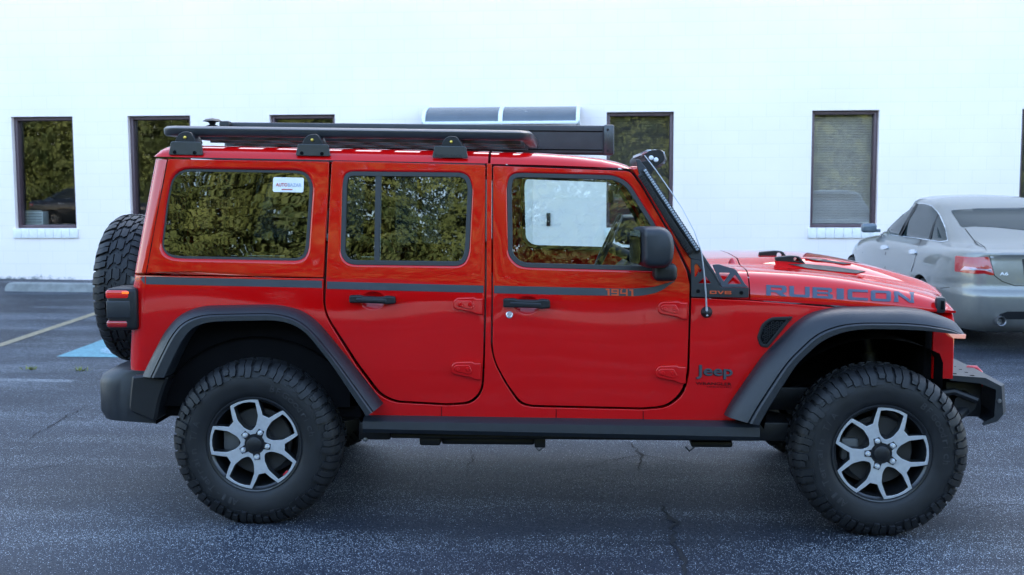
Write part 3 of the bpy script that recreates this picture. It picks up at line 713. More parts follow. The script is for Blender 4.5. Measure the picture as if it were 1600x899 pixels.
    if not far:
        sheet('belt_stripe', [(203.5, 431.8), (226, 432.4), (226, 444.2), (203, 443.8)], SS(-.0012), DECAL, body, .03)
        sheet('belt_stripe', [(228, 432.4), (503, 438.8), (503, 450.2), (228, 444.4)], SS(-.0012), DECAL, body, .06)
doors = [o for o in suv.children if o.name.startswith('door')]
rdoor, fdoor = doors[0], doors[1]
body0 = [o for o in suv.children if o.name.startswith('body')][0]
sheet('belt_stripe', [(511, 440), (755.5, 446.5), (755.5, 458), (510.5, 451.5)], SS(-.0012), DECAL, rdoor, .06)
sheet('belt_stripe', rnd([(772, 446.5, 0), (900, 449.5, 0), (985, 451.5, 20), (1020, 449, 10), (1056, 438.5, 1), (1030, 457, 12), (1000, 463, 12), (900, 461.5, 0), (772, 458.5, 0)]), SS(-.0012), DECAL, fdoor, .06)
def on_poly(name, polys, fn, m, parent, off):
    V, F = [], []
    for k, P in enumerate(polys):
        b = len(V); V += [atS(p[0], p[1], SS(off-.00004*k)) for p in P]; f = tuple(range(b, b+len(P))); F.append(f if area([(p[0], -p[1]) for p in P]) > 0 else f[::-1])
    return mkmesh(name, V, F, m, parent)
on_poly('year_lettering', bar_text('1941', [(946, 451.5), (990, 452.5), (990, 463), (946, 462)], .2), S, ORANGE, fdoor, -.0024)
# lock, seams, vent, antenna
c = atS(796, 492, S); mb = MB(); mb.lathe([(.0001, -.008), (.008, -.008), (.009, -.006), (.013, -.009), (.017, -.006), (.018, .002)], 24, Matrix.Translation(c)); mb.build('lock', CHROME, fdoor)
for x, y0, y1 in ((690, 636, 655), (869, 639.5, 656), (1005, 642.5, 657)):
    sheet('sill_seam', [(x-.6, y0), (x+.6, y0), (x+.6, y1), (x-.6, y1)], SS(-.0008), BLACK, body0, None)
sheet('hardtop_seam', [(261, 249), (262.6, 249), (229.2, 427), (227.6, 427)], SS(-.0008), BLACK, [o for o in suv.children if o.name.startswith('hardtop_side')][0], .05)
vp = rnd([(1183, 528, 4), (1190, 507, 6), (1204, 496, 8), (1240, 495, 3), (1200, 544, 3), (1188, 542, 5)])
fv = panel('fender_vent', vp, [shrink(vp, 5)], SS(-.008), DARK2, suv, .02, .004, grid=None)
sheet('vent_backing', shrink(vp, 3), SS(.004-.005), BLACK, fv, .1)
mb = MB()
for k in range(9):
    y = 500+k*5.2; xa = 1204-max(0, 520-y)*.0-k*2.2; 
    for j in range(7):
        px = 1190+j*7+(k % 2)*3.5
        if inside((px, y), shrink(vp, 6)):
            c = atS(px, y, SS(-.004)); mb.lathe([(.006, -.002), (.0085, -.002), (.0085, .003)], 6, Matrix.Translation(c))
mb.build('vent_mesh', DARK, fv)
# badges
fbody = lambda off: (lambda px, py: (atS(px, py, SS(off)), None))
text_on('name_badge', 'Jeep', [(1088, 570), (1145, 572), (1145, 593), (1088, 592)], fbody(-.006), BADGE, suv, .018)
text_on('name_badge', 'Jeep', [(1087, 570.8), (1144, 572.8), (1144, 593.8), (1087, 592.8)], fbody(-.003), BLACK, suv, .022)
text_on('model_badge', 'WRANGLER', [(1087, 597), (1143, 598.2), (1143, 602.8), (1087, 601.6)], fbody(-.003), BLACK, suv, .01)
text_on('model_badge', 'UNLIMITED', [(1105, 603.6), (1143, 604.2), (1143, 606.4), (1105, 605.8)], fbody(-.003), BLACK, suv, .0)
# sticker in the rear side glass
st = sheet('sticker', rnd([(427, 277, 3), (475, 278, 3), (474, 301, 3), (426, 300, 3)]), SS(.0145), WHITE, suv, None)
fst = lambda px, py: (atS(px, py, SS(.0125)), None)
text_on('sticker_text', 'AUTO', [(431, 286), (449, 286.3), (449, 291.8), (431, 291.5)], fst, TXTRED, st, .02)
text_on('sticker_text', 'BAZAR', [(449.8, 286.3), (471, 286.7), (471, 292.2), (449.8, 291.8)], fst, TXTBLUE, st, .02)
sheet('sticker_rule', [(440, 295.3), (457, 295.6), (457, 297.2), (440, 296.9)], SS(.0125), TXTRED, st, None)

# roof: rear hardtop and the front panels
def roof(name, stations, m, zs=1.0):
    rings = []
    for x, k, u0 in stations:
        zg = u0-.025*x; y0 = S(max(x, XREAR(zg)+.09), zg)
        half = [(y0, zg), (y0+.010, zg+.016*k), (y0+.030, zg+.036*k), (y0+.058, zg+.052*k), (y0+.11, zg+.061*k), (y0+.25, zg+.064*k), (y0+.45, zg+.066*k), (.94, zg+.067*k)]
        rings.append([(x, a, b) for a, b in half]+[(x, W-a, b) for a, b in half[-2::-1]])
    mb = MB(); n = len(rings[0]); mb.loft(rings, False, False)
    mb.F = [f[::-1] for f in mb.F]
    return mb.build(name, m, suv, 60)
UG = 1.783
st = [(-.505, .05, UG), (-.50, .35, UG), (-.488, .62, UG), (-.465, .85, UG), (-.43, .96, UG), (-.38, 1, UG)]+[(x, 1, UG) for x in np.linspace(-.2, 1.138, 8)]
roof('hardtop_roof', st, PAINT)
st = [(1.150, 1, UG-.002), (1.25, 1, UG-.002), (1.4, .97, UG-.002), (1.55, .88, UG-.004), (1.68, .72, UG-.006), (1.76, .5, UG-.008), (1.81, .28, UG-.01), (1.83, .06, UG-.012)]
roof('front_roof_panel', st, PAINT)
sheet('drip_rail', [(300, 246.2), (758, 255.4), (758, 258), (300, 248.4)], SS(.002), DARK2, suv, .1)
sheet('roof_gap', [(770, 257), (984, 265.5), (984, 268), (770, 259.6)], SS(.004), BLACK, suv, .1)
# rear end
mb = MB(); yz = [(.215, .62), (1.665, .62), (1.665, 1.19), (1.60, 1.78), (.28, 1.78), (.215, 1.19)]
def backplate(x_off):
    return [(XREAR(z)+x_off, y, z) for y, z in yz]
mb = MB(); mb.loft([[Vector(p) for p in backplate(.0)], [Vector(p)+Vector((.05, 0, 0)) for p in backplate(0)]], flip=True); mb.build('tailgate', PAINT, suv)
mb = MB(); mb.loft([[(XREAR(z)-.004, y, z) for y, z in ((.36, 1.26), (1.52, 1.26), (1.48, 1.70), (.40, 1.70))], [(XREAR(z)-.001, y, z) for y, z in ((.36, 1.26), (1.52, 1.26), (1.48, 1.70), (.40, 1.70))]], flip=True); mb.build('rear_window', mat('rear_glass', (.01, .012, .012), .04, coat=1), suv)

# hood and cowl
def zl(x): return 1.098-.0742*(x-2.394)
ZC = [(2.1, 1.268), (2.45, 1.272), (2.72, 1.272), (2.9, 1.262), (3.05, 1.228), (3.2, 1.184), (3.30, 1.148), (3.36, 1.115), (3.395, 1.082), (3.41, 1.04)]
ZS = [(2.1, 1.238), (2.44, 1.232), (2.7, 1.214), (2.9, 1.190), (3.1, 1.152), (3.25, 1.118), (3.32, 1.094), (3.37, 1.066), (3.40, 1.038), (3.41, 1.018)]
def smooth_tab(T, x): return sum(lerp_tab(T, x+d) for d in (-.06, -.03, 0, .03, .06))/5 if x < 3.28 else lerp_tab(T, x)
def hood_ring(x):
    ys = .137+max(0, .11*(x-2.3)); z0 = zl(x); zs = max(smooth_tab(ZS, x), z0+.005); zc = max(smooth_tab(ZC, x), zs+.003); h = zs-z0
    half = [(ys+.004, z0), (ys, z0+.012), (ys+.008, z0+.28*h), (ys+.024, z0+.55*h), (ys+.05, z0+.78*h), (ys+.085, z0+.93*h), (ys+.13, zs), (ys+.19, zs+.004), (ys+.27, zs+.006), (ys+.33, zs+.010), (ys+.37, zs+.3*(zc-zs)+.006), (ys+.42, zc-.004), (ys+.50, zc), (.94, zc+.004)]
    bow = .085*min(1, max(0, (x-2.75)/.6))**1.6
    half = [(x+bow*min(1, max(0, (a-ys-.03)/(.75-ys)))**.7, a, b) for a, b in half]
    return half+[(q, W-a, b) for q, a, b in half[-2::-1]]
def hood_loft(name, xs):
    mb = MB(); mb.loft([hood_ring(x) for x in xs], False, False); mb.F = [f[::-1] for f in mb.F]; return mb.build(name, PAINT, suv, 60)
hood = hood_loft('hood', list(np.linspace(2.398, 3.25, 22))+[3.28, 3.31, 3.335, 3.355, 3.372, 3.385, 3.396, 3.405])
cowl = hood_loft('cowl', [2.13, 2.2, 2.26, 2.32, 2.36, 2.392])
hb_ = bvh_of([hood, cowl])
decal('model_lettering', bar_text('RUBICON', [(1197, 445.5), (1428, 457.5), (1428, 474), (1197, 462)], .14), hb_, HOODTXT, hood, .003, 3, 0)
decal('hood_vent', [[(1232, 413.5), (1258, 413), (1300, 417), (1352, 424.5), (1338, 428), (1296, 424), (1262, 420)]], hb_, DARK2, hood, .003, 6)
decal('hood_vent', [[(1258, 404.5), (1282, 405), (1330, 412.5), (1318, 413.5), (1276, 408)]], hb_, DARK2, hood, .003, 6)
for px, py in ((1211, 407.5), (1186, 399.5)):
    h, n = cast(px, py, hb_)
    if h is None: h = Vector((2.62, .69, 1.26))
    mb = MB(); q = panel('hood_bumper', [(h.x+a, h.z+b) for a, b in rnd([(0, -.006, .004), (.155, -.016, .004), (.125, .022, .012), (.085, .026, .012), (.004, .018, .008)], .01)], [[(h.x+a, h.z+b) for a, b in rnd([(.092, .000, .004), (.128, -.004, .004), (.114, .014, .006), (.096, .016, .006)], .005)]], lambda x, z, y=h.y: y, DARK2, hood, .035, .006, .003, grid=None, px=False)
# grille with slots and lamps
GP = [(.27, .70), (.27, .98), (.31, 1.025), (.45, 1.045), (1.43, 1.045), (1.57, 1.025), (1.61, .98), (1.61, .70)]
mb = MB(); mb.prism(GP, 3.30, 3.405, 'yz', .004); gr = mb.build('grille', PAINT, suv)
mb = MB(); mb.box((3.262, .262, .6), (3.297, W-.262, 1.02), .005); mb.build('radiator_shroud', BLACK, gr)
for k in range(7):
    y = .60+k*.113; mb = MB(); mb.prism(rnd([(y-.033, .77), (y+.033, .77), (y+.033, 1.0), (y-.033, 1.0)], .025), 3.404, 3.408, 'yz'); mb.build('slot', BLACK, gr)
for y in (.41, 1.47):
    X = Matrix.Translation((3.405, y, .90)) @ Matrix.Rotation(rad(90), 4, 'Z')
    mb = MB(); mb.lathe([(.0001, -.03), (.05, -.026), (.085, -.012), (.095, .0), (.095, .01)], 32, X); mb.build('headlight', LED, gr)
# hood latch
a = at(1470, 474, .25)
mb = MB(); mb.box((a.x-.022, .245, a.z-.05), (a.x+.026, .285, a.z+.030), .014); lt = mb.build('hood_latch', DARK, suv)
mb = MB(); mb.box((a.x-.002, .242, a.z-.03), (a.x+.014, .246, a.z+.012), .0015); mb.build('latch_recess', BLACK, lt)
# windscreen
q = [(2.135, .19, 1.185), (2.135, W-.19, 1.185), (1.855, W-.25, 1.715), (1.855, .25, 1.715)]
mb = MB(); mb.add(q, [(0, 1, 2, 3)]); mb.build('windscreen', WSCR, suv)
for y0, y1 in ((.165, .215), (W-.165, W-.215)):
    mb = MB(); mb.tube([(2.14, y0, 1.19), (1.86, y1, 1.72)], .032, 10); mb.build('windscreen_seal', DARK2, suv)
mb = MB(); mb.box((1.82, .235, 1.69), (1.875, W-.235, 1.74), .015); mb.build('windscreen_header', PAINT, suv)
mb = MB(); mb.box((2.08, .2, 1.255), (2.2, W-.2, 1.279), .01); mb.build('cowl_grille', DARK, suv)
for y0 in (.5, 1.05):
    mb = MB(); mb.tube([(2.16, y0, 1.29), (2.12, y0+.1, 1.30), (2.1, y0+.42, 1.31)], .008); mb.build('wiper', DARK2, suv)
p1, p2 = at(1150, 412, .42), at(1166, 414, .42)
mb = MB(); mb.lathe([(.0001, 0), (.02, .0), (.012, .02), (.0001, .03)], 12, Matrix.Translation((p1.x-.02, .42, p1.z)) @ Matrix.Rotation(rad(90), 4, 'X')); mb.build('washer_nozzle', HOOK, suv)

# fender flares
def resample(P, n):
    P = [Vector(p[:2]) for p in P]; d = [0]
    for i in range(len(P)-1): d.append(d[-1]+(P[i+1]-P[i]).length)
    out = []
    for k in range(n):
        t = d[-1]*k/(n-1); i = max(j for j in range(len(d)) if d[j] <= t+1e-9); i = min(i, len(P)-2)
        out.append(P[i].lerp(P[i+1], (t-d[i])/max(1e-9, d[i+1]-d[i])))
    return out
def smooth_open(P, r=14):
    out = [tuple(P[0][:2])]
    for i in range(1, len(P)-1):
        a, b, c = Vector(P[i-1][:2]), Vector(P[i][:2]), Vector(P[i+1][:2]); rr = P[i][2] if len(P[i]) > 2 else r
        p, q = b+(a-b).normalized()*min(rr, (a-b).length*.48), b+(c-b).normalized()*min(rr, (c-b).length*.48)
        for j in range(6): t = j/5; out.append(tuple(p*(1-t)**2+b*2*t*(1-t)+q*t*t))
    return out+[tuple(P[-1][:2])]
def flare(outer, inner, rows, yout, n=90):
    O = resample(smooth_open(outer), n); I = resample(smooth_open(inner), n); rings = []
    for o, i in zip(O, I):
        x = at(o.x, o.y, .1).x; a = at(o.x, o.y, yout(x)); b = at(i.x, i.y, .0)
        rings.append([Vector((a.x+(b.x-a.x)*t, y if y is not None else yout(x), a.z+(b.z-a.z)*t)) for t, y in rows])
    for far in (False, True):
        mb = MB(); R = rings if not far else [[Vector((v.x, W-v.y, v.z)) for v in r] for r in rings]
        mb.loft(R, True, True, None, far); mb.build('fender_flare', DARK, suv, 28)
flare([(227, 585), (243, 552), (262, 515), (284, 490, 16), (316, 477.5, 20), (430, 475.5), (470, 483, 20), (498, 503, 18), (545, 560), (599, 630, 4)],
      [(257, 590), (270, 562), (286, 530), (302, 511, 16), (330, 503, 16), (430, 501), (458, 507, 18), (480, 522, 18), (520, 573), (572, 651, 4)],
      [(0, None), (0, .10), (.05, .07), (.16, .045), (.34, .026), (.47, .014), (.50, .024), (.53, .008), (.62, .001), (.97, 0), (1, .006), (1, .13)], lambda x: .128)
flare([(1131, 647), (1141, 628), (1190, 557), (1240, 505), (1262, 489, 16), (1300, 479.5, 20), (1400, 478), (1440, 482.5, 16), (1482, 498, 10), (1509, 520, 3)],
      [(1187, 665), (1200, 641), (1245, 570), (1282, 535, 16), (1315, 520, 18), (1350, 515), (1400, 515.5), (1445, 517.5), (1480, 521, 8), (1508, 527, 3)],
      [(0, None), (0, .13), (.03, .095), (.10, .07), (.25, .047), (.5, .022), (.64, .012), (.67, .022), (.70, .006), (.76, .0), (.97, 0), (1, .006), (1, .13)], lambda x: (.135+max(0, .14*(x-2.4)))*(1 if x < 3.2 else max(.12, 1-((x-3.2)/.215)**2)))
for far in (False, True):
    a, b = at(1481, 519.5, 0), at(1508, 528, 0); mb = MB(); q = [(a.x, a.z-.012), (b.x, b.z+.004), (b.x-.002, b.z-.0), (a.x+.02, b.z-.002)]
    A = [at(p[0], p[1], .0) for p in ((1481, 521.5), (1509.5, 523), (1508, 529.5), (1489, 529))]
    mb.prism([(v.x, v.z) for v in A], -.004 if not far else W-.06, .06 if not far else W+.004, 'xz', .002); mb.build('marker_light', AMBER, suv)

# rock rail under the doors
for far in (False, True):
    a0, a1, b0, b1 = at(567, 654, .08), at(1187, 664, .08), at(567, 679, .08), at(1187, 692, .08)
    def sec(x, zt, zb): return [(x, .20, zt+.01), (x, .10, zt), (x, .075, zt-.014), (x, .07, zb+.03), (x, .085, zb+.008), (x, .12, zb), (x, .2, zb)]
    R = [sec(a0.x, a0.z, b0.z), sec(a1.x, a1.z, b1.z)]
    if far: R = [[(x, W-y, z) for x, y, z in r] for r in R]
    mb = MB(); mb.loft(R, True, True, None, not far); mb.build('rock_rail', DARK, suv, 25)

# mirrors
for far in (False, True):
    base = [at(p[0], p[1], -.06) for p in rnd([(1006, 354, 6), (1036, 354, 10), (1049, 364, 10), (1053.5, 385, 10), (1050, 410, 10), (1038, 419, 10), (1010, 418.5, 6), (1003, 410, 4), (1003, 362, 4)], 8)]
    cx_ = sum(p.x for p in base)/len(base); cz_ = sum(p.z for p in base)/len(base); x0_ = min(p.x for p in base); R = []
    for y, s, sl in ((-.135, .70, 0), (-.13, .80, 0), (-.118, .91, 0), (-.095, .985, 0), (-.06, 1, 0), (.0, .99, 0), (.05, .95, 0), (.075, .88, 0), (.085, .78, 0)):
        ring = []
        for p in base:
            x = cx_+(p.x-cx_)*s; back = max(0, 1-(p.x-x0_)/.10); x -= back*max(0, (y+.095)*.30); ring.append((x, y, cz_+(p.z-cz_)*s))
        R.append([(a, W-b if far else b, c) for a, b, c in ring])
    mb = MB(); mb.loft(R, True, True, None, not far); mi = mb.build('side_mirror', DARK, suv, 50)
    gl = [(-.085, -.078), (.055, -.078), (.055, .078), (-.085, .078)]
    V = [(x0_-.006-max(0, (y+.095)*.30), W-y if far else y, cz_+z) for y, z in rnd([(y, z, .02) for y, z in gl], .02)]
    mb = MB(); mb.V = [Vector(v) for v in V]; mb.F = [tuple(range(len(V)))]; mb.build('mirror_glass', MIRR, mi)
    e0, e1 = at(1021, 416, .03), at(1057, 439, .03)
    mb = MB(); mb.box((e0.x, -.02, e1.z), (e1.x, .13, e0.z+.012), .024, seg=4)
    if far: mb.V = [Vector((v.x, W-v.y, v.z)) for v in mb.V]; mb.F = [f[::-1] for f in mb.F]
    mb.build('mirror_foot', DARK2, mi)

# tail lights
for far in (False, True):
    a, b = at(176, 448, .2), at(216, 516, .12)
    def tl(name, lo, hi, bev, m, par):
        if far: lo, hi = (lo[0], W-hi[1], lo[2]), (hi[0], W-lo[1], hi[2])
        mb = MB(); mb.box(lo, hi, bev, seg=3); return mb.build(name, m, par)
    t = tl('tail_light', (a.x+.004, .105, b.z), (b.x, .30, a.z), .018, DARK2, suv)
    tl('lens', (a.x, .1, a.z-.052), (b.x-.035, .29, a.z-.008), .014, LENSR, t)
    tl('lens', (a.x, .1, b.z+.012), (b.x-.045, .29, b.z+.05), .014, LENSR0, t)
    c = at(193, 457, .098); tl('bulb', (c.x-.008, .094, c.z-.008), (c.x+.026, .0995, c.z+.004), .0024, BULB, t)
    tl('housing_face', (a.x+.003, .101, b.z+.058), (b.x-.03, .28, a.z-.06), .008, DARK, t)

# rear bumper with end covers
def bump_sec(x0, x1, z0, z1, y, c=.04): return [(x0, y, z0+c*1.2), (x0+c*.6, y, z0+.01), (x1, y, z0), (x1, y, z1), (x0+c*2.2, y, z1), (x0+c*.5, y, z1-c*.9), (x0, y, z1-c*1.8)]
R = []
for y, x0 in ((.13, -.70), (.15, -.765), (.19, -.815), (.25, -.845), (.34, -.86), (W-.34, -.86), (W-.25, -.845), (W-.19, -.815), (W-.15, -.765), (W-.13, -.70)):
    R.append(bump_sec(x0, -.52, .478, .742, y))
mb = MB(); mb.loft(R, True, True); mb.build('rear_bumper', DARK, suv, 40)
for far in (False, True):
    P = [(206, 588, 3), (234, 585, 3), (262, 590, 4), (250, 625, 6), (243, 661, 8), (230, 655, 6), (201, 643, 8), (203, 612, 10)]
    Q = [(lambda v: (v.x, v.z))(at(p[0], p[1], .06)) for p in rnd(P, 4)]
    mb = MB(); mb.prism(Q, .055 if not far else W-.24, .24 if not far else W-.055, 'xz', .012); mb.build('bumper_end', DARK2, suv)

# front bumper: bent steel with a plate on top
R = []
for y, dx in ((.30, -.005), (.36, .03), (.60, .045), (W-.6, .045), (W-.36, .03), (W-.3, -.005)):
    R.append([(3.40, y, .712), (3.575+dx, y, .700), (3.655+dx, y, .658), (3.668+dx, y, .52), (3.64+dx, y, .482), (3.575+dx, y, .462), (3.565+dx, y, .472), (3.625+dx, y, .505), (3.630+dx, y, .64), (3.55+dx, y, .672), (3.40, y, .686)])
mb = MB(); mb.loft(R, True, True, None, True); fb = mb.build('front_bumper', DARK, suv, 25)
for k in range(5):
    for x, y in ((3.44+.0, .36+k*.09), (3.52, .34+k*.09)):
        mb = MB(); mb.lathe([(.0001, 0), (.012, 0), (.012, .006)], 12, Matrix.Translation((x, y, .7135-(x-3.4)*.068)) @ Matrix.Rotation(rad(-90), 4, 'X')); mb.build('drain_hole', BLACK, fb)
for y in (.62, W-.62):
    h0 = at(1528, 580, .62)
    mb = MB(); mb.tube([(h0.x-.07, y, h0.z-.08), (h0.x-.065, y, h0.z+.0), (h0.x-.05, y, h0.z+.018), (h0.x-.01, y, h0.z+.016), (h0.x+.012, y, h0.z-.005), (h0.x+.016, y, h0.z-.08)], .013, 10); mb.build('tow_hook', HOOK, fb, 60)
mb = MB(); mb.box((3.42, .42, .48), (3.60, .47, .66), .01); mb.box((3.40, .55, .5), (3.60, W-.55, .66), .02); mb.tube([(3.50, .36, .56), (3.5, .56, .57)], .055, 16); mb.tube([(3.3, .35, .6), (3.44, .36, .62), (3.55, .34, .58)], .018, 8)
mb.tube([(3.45, .34, .50), (3.52, .40, .53)], .03, 12); mb.build('bumper_mount', DARK2, fb)
mb = MB(); mb.lathe([(.0001, -.004), (.009, -.003), (.011, .003)], 14, Matrix.Translation((3.642, .297, .585))); mb.build('bolt', STEEL, fb)

# pillar bracket and lamps on the windscreen frame
def fixed(y): return lambda x, z: y
PB = [(1079.5, 404, 2), (1098, 405, 3), (1128, 449.5, 1), (1170, 449.5, 2), (1170, 465.5, 2), (1080, 464.5, 2)]
hl = [[(1085, 415), (1088.5, 411.5), (1097, 423), (1085.5, 434)], [(1091, 443), (1102.5, 431.5), (1111, 443)]]
pb = panel('pillar_bracket', rnd(PB, 2), [rnd(h, 2, 3) for h in hl], lambda x, z: S(x, z)-.010, DARK, suv, .008, .0025, .002, grid=.05)
def Sfl(x, z): return .118+max(0., z-1.155)*.75
panel('bracket_flange', rnd([(1113, 414, 2), (1122, 413, 3), (1150, 421, 5), (1164, 444, 3), (1170, 449, 1), (1128, 449, 1)], 2), [rnd(h, 2, 3) for h in ([(1123, 426.5), (1141, 426.5), (1131, 441)], [(1136.5, 444), (1148.5, 429.5), (1159, 444)])], Sfl, DARK, pb, .008, .002, .002, grid=.05)
panel('bracket_arm', rnd([(993, 250, 2), (998, 248, 2), (1010, 263, 2), (1120, 430, 3), (1127, 448, 3), (1099, 408, 3), (1079, 405, 3), (1060, 378, 0), (1000, 278, 4)], 2), [], lambda x, z: S(x, z)-.012, DARK, pb, .03, .004, grid=.06)
for px, py in ((1091, 455), (1158.5, 457.5)):
    c = atS(px, py, SS(-.010)); mb = MB(); mb.lathe([(.0001, -.006), (.007, -.006), (.009, -.003), (.009, .003)], 14, Matrix.Translation(c)); mb.build('bolt', BLACK, pb)
on_poly('bracket_lettering', bar_text('DV8', [(1109, 454.5), (1143, 455), (1143, 460), (1109, 459.5)], .1), S, ORANGE, pb, -.0125)
def led_bar(p0, p1, wpx, depth, yoff, name, lens):
    a, b = atS(*p0, SS(yoff)), atS(*p1, SS(yoff)); d = (b-a); L_ = d.length; ex = d.normalized(); ey = Vector((0, 1, 0)); ey = (ey-ex*ey.dot(ex)).normalized(); ez = ex.cross(ey)
    X = Matrix((ex, ey, ez)).transposed().to_4x4(); X.translation = a; w2 = wpx/325*.5
    mb = MB(); mb.box((0, 0, -w2), (L_, depth, w2), .004, X); n = int(L_/.0135)
    for k in range(n):
        x = .006+k*(L_-.012)/n; mb.box((x, -.008, -w2*1.12), (x+.0065, depth*.6, w2*1.12), 0, X)
    o = mb.build(name, DARK2, suv)
    if lens:
        mb = MB()
        for k in range(n):
            x = .006+k*(L_-.012)/n; mb.box((x, -.011, -w2*.5), (x+.010, -.004, w2*.62), .001, X)
        mb.build('lens', LED, o)
    return o
led_bar((1000, 272), (1080, 396), 8.5, .03, -.036, 'pillar_lamp_heat_sink', False)
led_bar((1006, 264), (1092, 394), 8., .03, -.034, 'pillar_lamp', True)
# long lamp bar over the windscreen
P = rnd([(1004, 244, 8), (1014, 234, 8), (1036, 233, 8), (1041, 250, 6), (1026, 262, 6), (1012, 258, 6)], 8)
Q = [at(p[0], p[1], .22) for p in P]; qx = sum(p.x for p in Q)/len(Q); qz = sum(p.z for p in Q)/len(Q)
R = []
for t in np.linspace(0, 1, 15):
    y = .22+t*1.44; bow = .05*math.sin(math.pi*t); s = .93 if t in (0, 1) else 1.
    R.append([(qx+(p.x-qx)*s+bow, y, qz+(p.z-qz)*s) for p in Q])
mb = MB(); mb.loft(R, True, True, None, True); lb = mb.build('lamp_bar', DARK2, suv, 40)
mb = MB()
for k in range(3):
    c = at(1016+k*9, 236.5+.6*k*(k-1), .219); mb.box((c.x-.011, .30, c.z-.006), (c.x+.013, 1.56, c.z+.010), .004)
c = at(1034, 245, .219); mb.box((c.x-.003, .26, c.z-.035), (c.x+.018, 1.6, c.z+.025), .004); mb.build('lens', LED, lb)
for px, py in ((1017.5, 247), (1025, 250)):
    c = at(px, py, .217); mb = MB(); mb.lathe([(.0001, -.008), (.009, -.006), (.012, .0), (.012, .006)], 16, Matrix.Translation(c)); mb.build('bolt', WHITE, lb)
a, b = at(1013, 262, .215), at(1008, 256, .215)
mb = MB(); mb.prism([(lambda v: (v.x, v.z))(at(*p, .2)) for p in ((998, 254), (1014, 250), (1024, 262), (1016, 276), (1004, 266))], .19, .225, 'xz', .003); mb.build('lamp_mount', DARK2, lb)

# whip antenna
c = atS(1104, 488, S)
mb = MB(); mb.lathe([(.0001, -.034), (.012, -.03), (.014, -.018), (.024, -.010), (.028, 0), (.028, .005)], 24, Matrix.Translation(c)); an = mb.build('antenna', DARK2, suv)
pts = [(1104, 483, .10), (1103, 460, .085), (1100, 425, .08), (1096, 394, .08), (1085, 362, .085), (1066, 326, .09), (1050, 302, .10), (1024, 265, .12), (1007, 243, .13)]
mb = MB(); mb.tube([at(*p) for p in pts], [.0042, .004, .0034, .003, .0018, .0015, .0026, .0026, .0024], 8); mb.tube([at(1105, 494, .1), at(1104, 480, .1)], .006, 8); mb.build('whip', mat('whip_pale_grey', (.42, .44, .48), .35, .3, noise=.05), an)

# ------------------------------------------------------------------ wheels
TP = [(.226, .035), (.236, .018), (.262, .006), (.295, .0), (.325, .0), (.353, .009), (.379, .024), (.393, .043), (.399, .07), (.402, .1425)]
TP = TP+[(r, .285-y) for r, y in TP[-2::-1]]
TD = [0]
for i in range(len(TP)-1): TD.append(TD[-1]+math.hypot(TP[i+1][0]-TP[i][0], TP[i+1][1]-TP[i][1]))
def tp(s):
    i = max(0, min(len(TP)-2, sum(d <= s for d in TD)-1)); t = (s-TD[i])/(TD[i+1]-TD[i]); (r0, y0), (r1, y1) = TP[i], TP[i+1]
    n = Vector((y1-y0, -(r1-r0))).normalized(); n = Vector((-(-(y1-y0)), -(r1-r0)))
    n = Vector((y1-y0, r0-r1)).normalized(); return r0+(r1-r0)*t, y0+(y1-y0)*t, n
def sfind(y, lo=None):      # arc position at which the profile reaches y on the tread side
    for i in range(6, len(TP)-1):
        if TP[i][1] <= y <= TP[i+1][1]: return TD[i]+(TD[i+1]-TD[i])*(y-TP[i][1])/(TP[i+1][1]-TP[i][1])
def s_r(r):
    for i in range(3, 9):
        if TP[i][0] <= r <= TP[i+1][0]: return TD[i]+(TD[i+1]-TD[i])*(r-TP[i][0])/(TP[i+1][0]-TP[i][0])
STOT = TD[-1]
